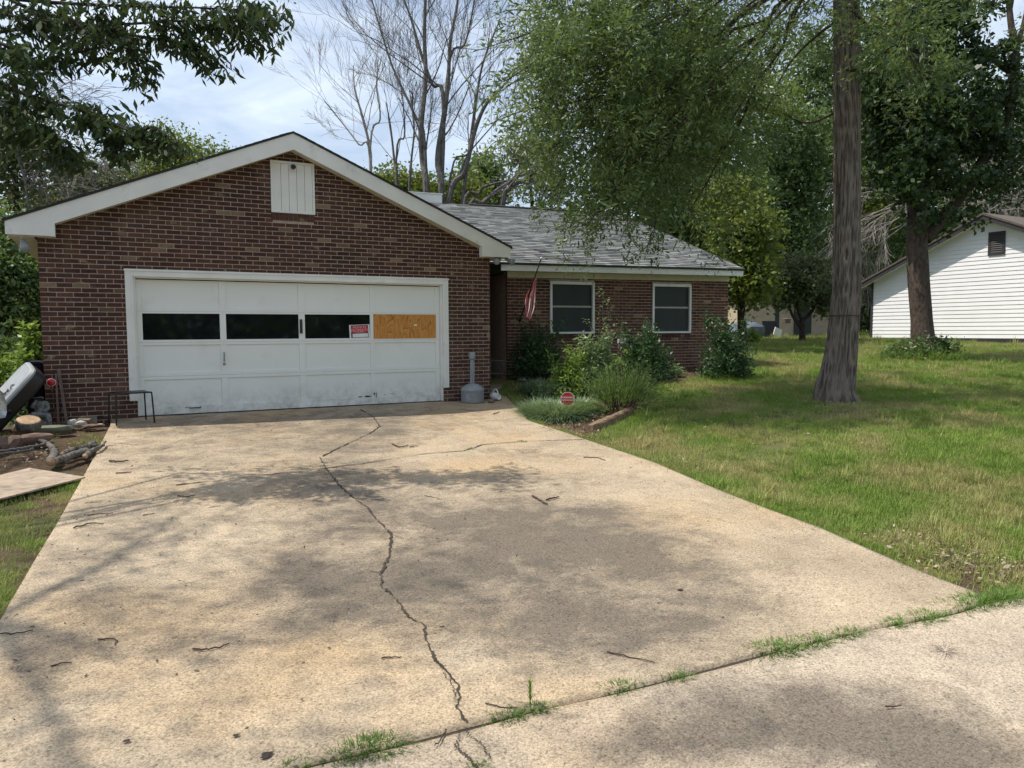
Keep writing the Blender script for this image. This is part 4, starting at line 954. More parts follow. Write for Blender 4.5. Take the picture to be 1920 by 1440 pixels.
def bare_tree(label, D, stems, m_, lev=4, group='bare trees behind the roof', spread=.46, kids=(3, 5), minr=.005):
    base = at(*stems[0][0][0], D); base = np.array([base[0], base[1], float(terr(base[0], base[1])) - .1]); t = empty('bare_tree', base, label, 'tree', group); b = B()
    for pts, w in stems:
        P = np.array([at(a, c, D + .0) for a, c in pts]); P[1:] += rng.normal(size=(len(P) - 1, 3)) * .08
        P = np.vstack([[P[0][0] * .3 + base[0] * .7, P[0][1] * .3 + base[1] * .7, base[2]], P]); Q = poly_smooth(P, 5); rr = np.interp(np.linspace(0, 1, len(Q)), np.linspace(0, 1, len(w) + 1), [w[0] * 1.15] + w) * D / F_ / 2 * .82
        b.tube(Q, rr, 8, False)
        for i in range(8, len(Q), 2):
            dd = unit(Q[i] - Q[i - 1])
            for _ in range(1 if rng.random() < .75 else 0):
                ax_ = unit(np.cross(dd, rng.normal(size=3))); a = rng.uniform(.35, .7); grow(b, Q[i], unit(dd * math.cos(a) + ax_ * math.sin(a)), rng.uniform(1.4, 3.2) * D / 26, rr[i] * rng.uniform(.2, .4), lev - 1, .2, spread, kids, minr)
    b.obj('trunk', m_, t, False); return t
bare_tree('tallest bare tree with several dark stems rising behind the house ridge', 27, [([(800, 370), (797, 300), (792, 240), (790, 150), (792, 60), (798, -60)], [17, 14, 13, 11, 9, 6]), ([(828, 372), (829, 300), (832, 215), (838, 150), (845, 80), (852, 0), (858, -80)], [16, 14, 13, 10, 8, 6, 4]),
          ([(832, 210), (810, 160), (792, 110), (770, 40), (750, -40)], [10, 8, 7, 5, 3]), ([(842, 375), (862, 320), (885, 245), (900, 205), (930, 170), (965, 130)], [14, 12, 11, 8, 6, 4]), ([(885, 245), (890, 180), (905, 120), (930, 40)], [8, 6, 5, 3]), ([(797, 280), (770, 215), (735, 130), (710, 60), (690, -10)], [8, 6, 5, 4, 3]), ([(838, 150), (868, 90), (880, 30), (895, -40)], [7, 5, 4, 3]), ([(845, 330), (880, 290), (945, 215)], [5, 4, 2])], M_bark_grey, 4)
bare_tree('slim pale bare tree, leftmost behind the garage gable', 31, [([(695, 330), (692, 290), (683, 230), (672, 160), (665, 120)], [8, 7, 6, 4, 2]), ([(694, 300), (670, 270), (640, 235), (610, 190)], [5, 4, 3, 2]), ([(694, 280), (705, 220), (712, 160), (716, 110)], [5, 4, 3, 2])], M_bark_dead, 4, spread=.42, kids=(2, 5))
bare_tree('thin bare tree between the pale one and the tallest bare tree', 30, [([(745, 350), (742, 300), (735, 240), (722, 190)], [7, 6, 4, 2]), ([(768, 350), (772, 300), (778, 240), (765, 170)], [7, 5, 4, 2]), ([(743, 300), (752, 250), (760, 190), (756, 130)], [5, 4, 3, 2])], M_bark_grey, 4, spread=.45)
bare_tree('leaning dead tree with low tangled limbs over the right of the ridge', 25, [([(880, 400), (905, 375), (935, 355), (990, 320), (1040, 300)], [12, 10, 8, 6, 4]), ([(940, 395), (960, 365), (985, 335), (1010, 310)], [14, 11, 8, 5]), ([(870, 390), (895, 365), (905, 350), (970, 340), (1020, 360), (1060, 390)], [8, 7, 6, 5, 4, 3])], M_bark_grey, 4, spread=.7)
# pale dead brush beside the maple
def brush(label, D, px, py, n, L, ang, m_=M_bark_dead):
    p = at(px, py, D); pb_ = at(px + 30, py, D); base = np.array([pb_[0], pb_[1], float(terr(pb_[0], pb_[1])) - .1]); t = empty('dead_tree', base, label, 'tree', 'pale dead trees at the wood edge'); b = B()
    Q = bez(base, np.array([base[0], base[1], p[2] * .9 + base[2] * .1]), p, 10); b.tube(Q, np.linspace(.05, .025, 10), 7)
    for _ in range(n):
        a = ang + rng.normal(0, .55); d = unit(R0 * math.cos(a) + np.array([0, 0, 1.]) * math.sin(a) + rng.normal(size=3) * .3); grow(b, Q[rng.integers(6, 10)], d, L * rng.uniform(.5, 1.1), .020, 3, -.3, .45, (3, 6), .006)
    b.obj('trunk', m_, t)
brush('pale dead tree left of the forked maple, its twigs hanging down', 36, 1690, 375, 16, 3.0, 3.6)
brush('pale dead tree above the white outbuilding roof', 38, 1840, 350, 14, 3.2, .6)
brush('brownish dead branches right of the forked maple', 36, 1790, 390, 10, 2.6, 1.2)
brush('grey bare-twigged tree at the far left behind the garage', 19, 30, 290, 12, 2.2, .9, M_bark_grey)

# ---- leafy background trees, each its own tree
def bgtree(label, D, px, ells, m_, nleaf, size=.2, cn=22, sd=.38, name='background_tree', group='leafy trees behind the house', base_py=None, rt=.16):
    es = [E_(*e) for e in ells]; p = at(px, 560, D); base = np.array([p[0], p[1], float(terr(p[0], p[1])) - .1]); top = np.mean([e[0] for e in es], 0)
    tr = [(base, rt), ((base * 2 + top) / 3, rt * .8), (base / 3 + top * 2 / 3, rt * .55), (top, rt * .3)]
    return tree(name, label, tr, es, M_bark_dark, m_, nleaf, size, cn, sd, (.07, .025), 7, .55, .3, .7, .5, group=group, sides=8)
bgtree('dense dark green tree filling the space behind the right end of the roof', 27, 1290, [(1270, 260, 28, 130, 130, 2.6), (1190, 330, 27, 100, 80, 2.), (1330, 400, 27, 110, 110, 2.5), (1250, 420, 26, 60, 60, 1.6), (1300, 130, 29, 120, 100, 2.6)], M_wood1, 34000)
bgtree('yellow-green tree standing just right of the roof end', 23, 1395, [(1390, 440, 23, 48, 60, 1.2), (1395, 520, 23, 50, 50, 1.2), (1370, 380, 23.5, 40, 40, 1.)], M_wood2, 16000, .15, 20, .28)
bgtree('very dark tree in the gap left of the big trunk', 39, 1490, [(1480, 430, 39, 90, 110, 2.6), (1500, 300, 39, 100, 100, 2.6), (1440, 330, 39, 80, 90, 2.4), (1540, 520, 39, 60, 60, 2.2), (1470, 540, 38.5, 90, 40, 2.)], M_wood1, 34000, .2)
bgtree('broad green tree directly behind the big trunk', 43, 1590, [(1560, 250, 43, 110, 130, 3.), (1620, 420, 43, 90, 100, 2.6), (1640, 540, 43, 60, 60, 2.), (1540, 130, 43, 120, 100, 2.6), (1660, 300, 43, 80, 100, 2.5)], M_wood1, 30000, .22)
bgtree('lighter green tree between the big trunk and the maple', 41, 1645, [(1640, 330, 41, 40, 50, 1.6), (1650, 400, 41, 35, 50, 1.4), (1425, 200, 37, 80, 60, 1.8)], M_wood2, 9000, .16)
bgtree('tall dark tree behind the white outbuilding', 46, 1800, [(1780, 260, 46, 130, 120, 4.), (1900, 330, 46, 120, 100, 4.), (1700, 440, 45, 90, 80, 3.), (1850, 420, 46, 140, 60, 3.), (1960, 200, 46, 120, 150, 4.)], M_wood1, 26000, .3)
bgtree('leafy tree behind the ridge, left of the willow oak crown', 34, 1010, [(1000, 280, 34, 45, 60, 1.6), (1020, 350, 34, 60, 40, 1.6), (960, 290, 34, 20, 40, 1.)], M_wood3, 4200, .16)
bgtree('round conifer-like green tree behind the ridge', 38, 905, [(905, 320, 38, 38, 34, 1.4), (910, 370, 38, 50, 30, 1.6)], M_wood1, 5200, .2)
bgtree('bright bushy tree behind the right slope of the garage', 33, 745, [(745, 345, 33, 50, 28, 1.4), (800, 360, 33, 60, 26, 1.4), (870, 360, 33, 40, 35, 1.4), (720, 360, 33, 40, 30, 1.4)], M_wood2, 8000, .17)
bgtree('leafy tree topping out left of the gable', 26, 310, [(315, 275, 26, 40, 28, 1.2), (300, 320, 26, 80, 35, 1.6), (390, 300, 26, 50, 26, 1.2), (330, 380, 26, 140, 50, 1.8)], M_wood2, 20000, .11)
bgtree('olive green tree behind the left eave', 24, 190, [(180, 340, 24, 90, 40, 1.6), (130, 400, 24, 120, 60, 1.8), (230, 390, 24, 90, 50, 1.6)], M_wood3, 14000, .14)
bgtree('grey-green sparse tree at the left picture edge', 20, 30, [(40, 230, 20, 70, 50, 1.2), (20, 330, 20, 80, 70, 1.4), (90, 290, 20, 70, 40, 1.2), (-40, 250, 20, 80, 90, 1.6)], M_wood3, 9000, .12)
bgtree('dark green tree low beside the garage left corner', 17, 20, [(20, 500, 17, 70, 60, 1.2), (40, 580, 17, 70, 50, 1.2), (-60, 480, 17, 80, 110, 1.6), (10, 440, 18, 70, 40, 1.2)], M_wood1, 26000, .12, 20, .25)
bgtree('small dark tree behind the shed', 44, 1430, [(1420, 560, 44, 90, 50, 2.), (1340, 560, 44, 70, 60, 2.), (1600, 590, 46, 60, 40, 2.)], M_wood1, 12000, .25)
# small orchard-like tree before the shed
sbp = gp(1504, 640); SD_ = depth(sbp)
tr_ = empty('small_tree', sbp, 'small crooked low-branched tree in front of the beige shed', 'tree'); b = B()
for pts, w in (([(1504, 642), (1504, 620), (1503, 600)], [13, 11, 11]), ([(1504, 618), (1490, 598), (1483, 585), (1478, 565)], [8, 6, 5, 4]), ([(1503, 602), (1515, 592), (1524, 580), (1522, 560), (1532, 545)], [8, 6, 5, 4, 3]), ([(1503, 600), (1495, 575), (1500, 545)], [6, 5, 3]), ([(1515, 592), (1530, 572), (1545, 560)], [5, 4, 3])):
    Q = poly_smooth(np.array([at(a, c, SD_) for a, c in pts]), 5); b.tube(Q, np.interp(np.linspace(0, len(w) - 1, len(Q)), range(len(w)), w) * SD_ / F_ / 2, 7)
b.obj('trunk', M_bark_dark, tr_, True)
C, T, cl = crown_points([E_(1500, 530, SD_, 60, 34, 1.6), E_(1465, 555, SD_, 30, 20, 1.), E_(1550, 560, SD_, 32, 34, 1.2), E_(1520, 500, SD_, 40, 26, 1.2), E_(1475, 510, SD_, 26, 30, 1.)], 9000, 14, .2, .7, .6)
leaf_obj('crown', C, .15, M_wood3, tr_, T, aspect=.5)

U_ = rng.uniform
# ---- far wood closing the view
fx = []; fs = []
for k in range(260):
    a = rng.uniform(-1.0, 1.15); D = rng.uniform(60, 85); hgt = rng.uniform(4.5, 8.5) + (3.5 if a > .05 else 0) + (2.5 if a > .25 else 0)
    p = CAM + (fw * np.array([1, 1, 0]) / np.linalg.norm(fw[:2]) * 1.0 + R0 * math.tan(a * .8)) * D; g_ = float(terr(p[0], p[1]))
    fx.append(np.array([p[0], p[1], g_]) + unit(rng.normal(size=(420, 3))) * (rng.random((420, 1)) ** .4) * np.array([3., 3., hgt / 2]) + [0, 0, hgt / 2])
fx = np.concatenate(fx); o = leaf_obj('far_woods', fx, .75, M_wood1, None, rng.random(len(fx)), aspect=.6); tag(o, kind='stuff')
fx = []
for k in range(60):
    p = np.array([U_(-45, 55), U_(-62, -40), 0.]); g_ = float(terr(p[0], p[1])); hgt = U_(6, 11)
    fx.append(np.array([p[0], p[1], g_]) + unit(rng.normal(size=(300, 3))) * (rng.random((300, 1)) ** .4) * np.array([3.5, 3.5, hgt / 2]) + [0, 0, hgt / 2])
fx = np.concatenate(fx); o = leaf_obj('street_woods', fx, .9, M_wood1, None, rng.random(len(fx)), aspect=.6); tag(o, kind='stuff')

# ================================================================== GRASS
def blades_arrays(P, az, L, Wd, lean, nseg=3, curl=.6):
    """tapering bent blades: P (n,3) roots; az heading; lean 0 upright .. 1 flat"""
    n = len(P); t = np.linspace(0, 1, nseg + 1); h = np.stack([np.cos(az), np.sin(az), np.zeros(n)], 1); s = np.stack([-np.sin(az), np.cos(az), np.zeros(n)], 1)
    V = []
    for j, tj in enumerate(t):
        c = P + h * (L * lean * tj ** 1.4)[:, None] + np.array([0, 0, 1.]) * (L * (np.sqrt(np.clip(1 - lean ** 2, .05, 1)) * tj - curl * lean * tj ** 2.5))[:, None]
        w = Wd * (1 - tj ** 1.6) * .5
        if j < nseg: V += [c - s * w[:, None], c + s * w[:, None]]
        else: V += [c]
    V = np.stack(V, 1); m_ = V.shape[1]; base = np.arange(n)[:, None] * m_; Fq = []
    for j in range(nseg - 1): Fq.append(base + np.array([[2 * j, 2 * j + 1, 2 * j + 3, 2 * j + 2]]))
    tri = base + np.array([[2 * nseg - 2, 2 * nseg - 1, 2 * nseg]])
    return V.reshape(-1, 3), np.concatenate(Fq), tri
def blades_mesh(P, az, L, Wd, lean, nseg=3, curl=.6, tint=None):
    V, Q, T = blades_arrays(P, az, L, Wd, lean, nseg, curl); n = len(P); me = bpy.data.meshes.new('blades')
    nq, ntr = len(Q), len(T); me.vertices.add(len(V)); me.vertices.foreach_set('co', V.astype(np.float32).ravel()); me.loops.add(nq * 4 + ntr * 3)
    me.loops.foreach_set('vertex_index', np.r_[Q.ravel(), T.ravel()].astype(np.int32)); me.polygons.add(nq + ntr)
    me.polygons.foreach_set('loop_start', np.r_[np.arange(nq) * 4, nq * 4 + np.arange(ntr) * 3].astype(np.int32)); me.polygons.foreach_set('loop_total', np.r_[np.full(nq, 4), np.full(ntr, 3)].astype(np.int32)); me.update(calc_edges=True)
    if tint is None: tint = rng.random(n)
    a = me.attributes.new('tint', 'FLOAT', 'FACE'); a.data.foreach_set('value', np.r_[np.tile(tint, nseg - 1), tint].astype(np.float32)); return me
def blades_obj(name, P, az, L, Wd, lean, m_, parent=None, **k):
    P = np.asarray(P, float)
    if parent is not None: P = P - wloc(parent)
    me = blades_mesh(P, az, L, Wd, lean, **k); me.materials.append(m_); o = bpy.data.objects.new(name, me); COL.objects.link(o); o.parent = parent; return o
U = rng.uniform
src = bpy.data.collections.new('grass_tufts')                # not linked to the scene: only instanced
for i in range(6):
    n = 90; rr = .15 * np.sqrt(rng.random(n)); a = U(0, 6.28, n); P = np.stack([rr * np.cos(a), rr * np.sin(a), np.full(n, -.005)], 1)
    me = blades_mesh(P, U(0, 6.28, n), rng.normal(.062, .02, n).clip(.025, .12), U(.0035, .0065, n), U(.15, .85, n), 2, .45); me.materials.append(M_grass)
    src.objects.link(bpy.data.objects.new('grass_tuft_source', me))
for i in range(2):
    n = 60; rr = .07 * np.sqrt(rng.random(n)); a = U(0, 6.28, n); P = np.stack([rr * np.cos(a), rr * np.sin(a), np.full(n, -.005)], 1)
    me = blades_mesh(P, a + rng.normal(0, .5, n), rng.normal(.14, .04, n).clip(.05, .24), U(.005, .008, n), U(.2, .8, n), 3, .45); me.materials.append(M_grass)
    src.objects.link(bpy.data.objects.new('grass_tuft_source', me))
def scatter(name, x, y, scl, idx):
    z = terr(x, y) - .045; n = len(x)
    me = bpy.data.meshes.new(name); me.vertices.add(n); me.vertices.foreach_set('co', np.stack([x, y, z], 1).astype(np.float32).ravel())
    for k, v, ty in (('scl', scl, 'FLOAT'), ('rot', U(0, 6.28, n), 'FLOAT'), ('idx', idx, 'INT')):
        a = me.attributes.new(k, ty, 'POINT'); a.data.foreach_set('value', np.asarray(v).astype(np.int32 if ty == 'INT' else np.float32))
    o = bpy.data.objects.new(name, me); COL.objects.link(o)
    g = bpy.data.node_groups.new(name, 'GeometryNodeTree'); g.interface.new_socket('Geometry', in_out='INPUT', socket_type='NodeSocketGeometry'); g.interface.new_socket('Geometry', in_out='OUTPUT', socket_type='NodeSocketGeometry')
    ni = g.nodes.new('NodeGroupInput'); no = g.nodes.new('NodeGroupOutput'); ip = g.nodes.new('GeometryNodeInstanceOnPoints'); ci = g.nodes.new('GeometryNodeCollectionInfo')
    ci.inputs['Collection'].default_value = src; ci.inputs['Separate Children'].default_value = True; ci.inputs['Reset Children'].default_value = True
    ip.inputs['Pick Instance'].default_value = True
    def at_(nm, dt):
        q = g.nodes.new('GeometryNodeInputNamedAttribute'); q.data_type = dt; q.inputs['Name'].default_value = nm; return q.outputs['Attribute']
    g.links.new(ni.outputs[0], ip.inputs['Points']); g.links.new(ci.outputs[0], ip.inputs['Instance']); g.links.new(at_('idx', 'INT'), ip.inputs['Instance Index']); g.links.new(at_('scl', 'FLOAT'), ip.inputs['Scale'])
    cx = g.nodes.new('ShaderNodeCombineXYZ'); g.links.new(at_('rot', 'FLOAT'), cx.inputs['Z']); g.links.new(cx.outputs[0], ip.inputs['Rotation']); g.links.new(ip.outputs[0], no.inputs[0])
    md = o.modifiers.new('scatter', 'NODES'); md.node_group = g; return tag(o, kind='stuff')
apron_poly = np.vstack([a0[:, :2], a1[::-1, :2]])
house_poly = np.array([(-.1, .1), (6.95, .0), (6.95, 2.5), (8.3, 2.5), (8.25, 1.7), (13.95, 1.25), (14.6, 10.5), (-.1, 10.5)])
def lawn_mask(x, y):
    ok = ~in_poly(x, y, drive_poly * 1.0) & ~in_poly(x, y, apron_poly) & ~in_poly(x, y, bed_poly) & ~in_poly(x, y, house_poly)
    return ok
def sample(n, xr, yr, Dr):
    x = U(*xr, n); y = U(*yr, n); D = (x - CAM[0]) * math.sin(YAW) + (y - CAM[1]) * math.cos(YAW); lat = (x - CAM[0]) * math.cos(YAW) - (y - CAM[1]) * math.sin(YAW)
    k = (D > Dr[0]) & (D < Dr[1]) & (np.abs(lat) < D * .8 + 4) & lawn_mask(x, y); return x[k], y[k], D[k]
gxs, gys, gsc = [], [], []
for (n, Dr, sc, box) in ((36000, (1.0, 8.5), 1.0, ((2, 16), (-15, 4))), (42000, (8.5, 15), 1.05, ((4, 22), (-14, 8))), (60000, (15, 26), 1.35, ((6, 36), (-14, 16))), (60000, (26, 48), 1.9, ((10, 60), (-16, 34)))):
    x, y, D = sample(n, *box, Dr); k = x > 3.0; x, y = x[k], y[k]; gxs.append(x); gys.append(y); gsc.append(np.full(len(x), sc) * U(.7, 1.25, len(x)))
x = np.concatenate(gxs); y = np.concatenate(gys); sc = np.concatenate(gsc)
dens = fbm(x * .7, y * .7); edge = in_poly(x, y - .25, drive_poly) | in_poly(x - .2, y, drive_poly)
litter = ((x - 6.2) ** 2 / 2.0 + (y + 9.7) ** 2 / .6) < 1
ob_d = np.hypot(x - ob[0] + .5, (y - ob[1] + .7) * 1.1); keep = (rng.random(len(x)) < np.clip(.45 + 1.1 * dens, .3, 1)) & ~(litter & (rng.random(len(x)) < .62)) & ~((ob_d < 1.3) & (rng.random(len(x)) < .55)) & (ob_d > .0)
x, y, sc, dens = x[keep], y[keep], sc[keep], dens[keep]; sc = sc * np.where(dens < .4, .75, 1.)
idx = np.where(rng.random(len(x)) < .055, rng.integers(6, 8, len(x)), rng.integers(0, 6, len(x)))
j = rng.integers(8, 150, 1700); q = Rc[j, :2] + np.c_[rng.normal(.03, .07, 1700), rng.normal(0, .04, 1700)]; kk = fbm(q[:, 0] * 2.5, q[:, 1] * 2.5) > .42; q = q[kk]
x = np.r_[x, q[:, 0]]; y = np.r_[y, q[:, 1]]; sc = np.r_[sc, U(.45, .95, len(q))]; idx = np.r_[idx, rng.integers(0, 6, len(q))]
scatter('lawn', x, y, sc, idx)
# thin grass on the strip left of the driveway
x, y, D = sample(60000, (-9, 1.4), (-12, -.5), (2., 14)); d_ = fbm(x * 1.5 + 7, y * 1.5); k = (x < 1.3) & (rng.random(len(x)) < np.clip((d_ - .52) * 4, .02, .8)) & ~((y > -3.4) & (rng.random(len(x)) < .9)); 
scatter('strip_grass', x[k], y[k], U(.5, 1., k.sum()), rng.integers(0, 6, k.sum()))

# ================================================================== GARDEN BED PLANTS
def mound(name, label, px, py, wpx, hpx, m_, n, size, cat='shrub', group=None, aspect=.45, droop=.0, spikes=0, base=None, stems=True, clump=14, sd=.05, dirs=None):
    b0 = gp(px, py) if base is None else np.asarray(base); D = depth(b0); rx = wpx * D / F_ / 2 * (1.18 if name == 'holly_shrub' else 1.); hz_ = hpx * D / F_
    t = empty(name, b0, label, cat, group); b = B()
    k = max(8, n // clump); u = unit(rng.normal(size=(k, 3))); u[:, 2] = np.abs(u[:, 2]); r = rng.random(k) ** .4
    cc = b0 + u * r[:, None] * np.array([rx, rx * .85, hz_ * (.92)]) * (1 + .12 * rng.normal(size=(k, 1)))
    if spikes:
        for _ in range(spikes):
            a = U(0, 6.28); e = b0 + np.array([math.cos(a) * rx * U(.3, 1.05), math.sin(a) * rx * .8 * U(.3, 1), hz_ * U(.95, 1.35)]); s0 = b0 + (e - b0) * .55
            cc = np.vstack([cc, s0 + (e - s0) * np.linspace(0, 1, 6)[:, None]])
    for q in cc[rng.choice(len(cc), min(len(cc), 40), False)]: b.tube(bez(b0 + rng.normal(size=3) * [.05, .05, 0], (b0 + q) / 2 + [0, 0, .05], q, 5), np.linspace(.010, .003, 5), 4, False)
    if stems: b.obj('stem', M_bark_dark, t)
    kk = len(cc); mm = rng.poisson(clump, kk); idx = np.repeat(np.arange(kk), mm); C = cc[idx] + rng.normal(size=(len(idx), 3)) * sd
    T = (.15 + .6 * rng.random(kk))[idx] + rng.normal(0, .15, len(idx)); C[:, 2] = np.maximum(C[:, 2], b0[2] + .02)
    leaf_obj('foliage', C, size, m_, t, T, aspect=aspect, droop=droop, dirs=dirs); return t
HS = 'holly shrubs along the house wall'
mound('holly_shrub', 'glossy dark shrub below the left house window beside the porch', 1007, 706, 92, 82, M_holly, 5200, .06, group=HS, spikes=12, droop=-.35, base=gp(1007, 707) + [0, 0, 0])
mound('holly_shrub', 'glossy dark shrub below the right house window', 1213, 706, 94, 84, M_holly, 5600, .06, group=HS, spikes=14, droop=-.35, base=gp(1213, 711))
mound('holly_shrub', 'glossy dark shrub at the right corner of the house', 1362, 702, 86, 88, M_holly, 5200, .065, group=HS, spikes=14, droop=-.35, base=gp(1362, 705))
def tuft_plant(name, label, px, py, n, L, Wd, m_, spread_, cat='plant', group=None, lean=(.2, .95), curl=.55, nseg=4, base=None, part='blades', zo=-.05, along=0.):
    b0 = gp(px, py) if base is None else np.asarray(base); t = empty(name, b0, label, cat, group); a = U(0, 6.28, n); r = spread_ * np.sqrt(rng.random(n))
    P = b0 + np.stack([r * np.cos(a), r * np.sin(a), np.zeros(n)], 1)
    if along: P[:, :2] = b0[:2] + (P[:, :2] - b0[:2]) * .75 + jd * (rng.normal(size=(n, 1)) * spread_ * along * .62)
    P[:, 2] = terr(P[:, 0], P[:, 1]) + zo
    ln = np.clip(lean[0] + (lean[1] - lean[0]) * (.25 + .75 * r / spread_) * U(.5, 1.1, n), 0, .97)
    bo_ = blades_obj(part, P, a + rng.normal(0, .45, n), rng.normal(L, L * .18, n).clip(L * .4, L * 1.5), Wd * U(.7, 1.3, n), ln, m_, t, nseg=nseg, curl=curl, tint=np.clip(rng.normal(.5, .3, n), 0, 1)); tag(bo_, kind='stuff'); return t
LG = 'arching grass-like border clumps'
tuft_plant('liriope_clump', 'big arching striped grass clump at the driveway edge below the red sign', 1042, 778, 2600, .40, .012, M_liriope, .42, group=LG)
tuft_plant('liriope_clump', 'arching grass clump spilling over the corner of the bed nearest the walkway', 1015, 772, 1500, .36, .011, M_liriope, .30, group=LG)
tuft_plant('liriope_clump', 'arching grass clump beside the walkway, farthest back in the bed', 1012, 730, 1300, .36, .011, M_liriope, .32, group=LG)
tuft_plant('liriope_clump', 'arching grass clump to the right of the red sign', 1090, 768, 1300, .36, .011, M_liriope, .3, group=LG)
mound('leafy_herb', 'bright yellow-green leafy plant behind the red sign', 1068, 742, 90, 66, M_herb, 3000, .06, 'plant', spikes=8, droop=-.2)
mound('leafy_herb', 'low grey-green plant between the grass clumps', 1035, 748, 70, 34, M_greyherb, 1600, .05, 'plant')
mound('tall_perennial', 'tall leafy flowering plant in the middle of the bed', 1118, 735, 80, 100, M_greyherb, 3200, .085, 'plant', spikes=6, aspect=.4)
# wispy stems shooting up above the perennial
ws_b = gp(1150, 724); ws = empty('wispy_vine', ws_b, 'thin wispy stems rising against the brick between the windows', 'plant'); b = B(); C = []
for pts in ([(1150, 724), (1158, 660), (1150, 590), (1135, 560), (1126, 535)], [(1152, 724), (1162, 650), (1157, 610), (1142, 580)], [(1146, 724), (1120, 640), (1108, 610), (1095, 600)], [(1148, 724), (1128, 640), (1124, 560), (1130, 540)], [(1150, 724), (1170, 650), (1165, 625)]):
    D = depth(ws_b) + .25; Q = poly_smooth(np.array([at(a, c, D) for a, c in pts]), 8); b.tube(Q, np.linspace(.008, .003, len(Q)), 4, False); j = rng.integers(len(Q) // 3, len(Q), 42); C.append(Q[j] + rng.normal(size=(42, 3)) * .04)
b.obj('stem', M_twig, ws); leaf_obj('foliage', np.concatenate(C), .055, M_greyherb, ws, aspect=.35)
# fine leaved evergreen bush
rb = gp(1165, 768); rt_ = empty('rosemary_bush', rb, 'feathery fine-leaved dark green bush at the front right of the bed', 'shrub'); n = 9000
a = U(0, 6.28, n); el = np.abs(rng.normal(0, .75, n)).clip(0, 1.35); P0 = rb + np.stack([.25 * np.cos(a) * rng.random(n), .25 * np.sin(a) * rng.random(n), np.zeros(n)], 1)
dr = np.stack([np.sin(el) * np.cos(a), np.sin(el) * np.sin(a), np.cos(el)], 1); kst = 420; sid = rng.integers(0, kst, n); ang = U(0, 6.28, kst); els = np.abs(rng.normal(0, .72, kst)).clip(0, 1.3); Ls_ = U(.45, .95, kst)
dd = np.stack([np.sin(els) * np.cos(ang) * 1.15, np.sin(els) * np.sin(ang), np.cos(els)], 1); rt0 = rb + np.stack([.2 * np.cos(ang), .15 * np.sin(ang), np.zeros(kst)], 1)
tt_ = U(.25, 1., n); C = rt0[sid] + dd[sid] * (Ls_[sid] * tt_)[:, None] + np.array([0, 0, 1.]) * (-.12 * tt_ ** 2)[:, None] + rng.normal(size=(n, 3)) * .012
leaf_obj('foliage', C, .06, M_rosemary, rt_, aspect=.13, droop=0., dirs=dd[sid] * 1.2)
b = B()
for i in range(0, kst, 3): b.tube(np.array([rt0[i], rt0[i] + dd[i] * Ls_[i] * .5, rt0[i] + dd[i] * Ls_[i] - [0, 0, .1]]), [.005, .004, .002], 3, False)
b.obj('stem', M_twig, rt_)
mound('rosemary_bush', 'low feathery green bush spreading right of the tall plant', 1200, 745, 70, 40, M_rosemary, 2400, .05, 'shrub', aspect=.18, droop=-.5)
mound('leafy_herb', 'small pale herb at the right end of the bed', 1265, 702, 40, 16, M_greyherb, 500, .05, 'plant')
mound('leafy_herb', 'bright small bush on the lawn behind the house corner', 1412, 636, 26, 24, M_herb, 900, .08, 'plant', base=at(1412, 640, 26))
# broad-leaved plant
bp = gp(1165, 708); bt = empty('broad_leaf_plant', bp, 'large broad-leaved plant beneath the white bird feeder', 'plant')
for k in range(9):
    a = k * .7 + U(-.2, .2); d = np.array([math.cos(a), math.sin(a), 0]); sdv = np.array([-d[1], d[0], 0]); hgt = U(.25, .55); Lf = U(.22, .34); o0 = bp + [0, 0, hgt]
    prof = [(0, .02), (.2, .10), (.5, .13), (.8, .08), (1, .005)]; V = []
    for t_, w_ in prof:
        c = o0 + d * (.08 + Lf * t_) + [0, 0, .10 * t_ - .22 * t_ * t_]; V += [c - sdv * w_ * .9 + [0, 0, .02], c, c + sdv * w_ * .9 + [0, 0, .02]]
    Fq = [(3 * i + j, 3 * i + j + 1, 3 * i + j + 4, 3 * i + j + 3) for i in range(4) for j in range(2)]
    mk('leaf', V, Fq, M_herb, bt, True, {'tint': [.15] * len(Fq)})
b = B(); [b.tube(bez(bp, bp + [0, 0, .3], bp + [U(-.1, .1), U(-.1, .1), .5], 5), .006, 4) for _ in range(6)]; b.obj('stem', M_rosemary, bt)
# plants under the maple
tuft_plant('grass_ring', 'ring of dark long grass around the foot of the forked maple', 1733, 672, 1800, .42, .02, M_rosemary, 1.0, base=[mb[0], mb[1], float(terr(mb[0], mb[1]))], lean=(.1, .7))
mound('ground_shrub', 'wide low dark bush around the foot of the forked maple', 1733, 672, 150, 34, M_wood1, 4200, .10, 'shrub', base=[mb[0], mb[1], float(terr(mb[0], mb[1])) - .02], sd=.12)
mound('leafy_herb', 'leafy sprout beside the forked maple trunk', 1760, 655, 22, 34, M_maple, 300, .14, 'plant', base=at(1762, 664, MD - .4))
# left side growth beyond the garage corner
mound('weedy_bush', 'bright leafy weeds climbing beside the garage left corner', 72, 690, 46, 78, M_herb, 2600, .09, 'shrub', base=at(66, 712, 11.2), spikes=6)
mound('weedy_bush', 'bright green low bush behind the grey cargo box', 20, 720, 70, 66, M_herb, 2600, .08, 'shrub', base=at(18, 730, 11.8))
mound('weedy_bush', 'dark tangled bush at the far left below the trees', 0, 690, 120, 80, M_wood1, 4000, .10, 'shrub', base=at(8, 705, 14.5))
mound('weedy_bush', 'pale silvery weeds under the cargo box', 50, 790, 60, 80, M_greyherb, 1600, .07, 'shrub', base=at(52, 792, 10.6))
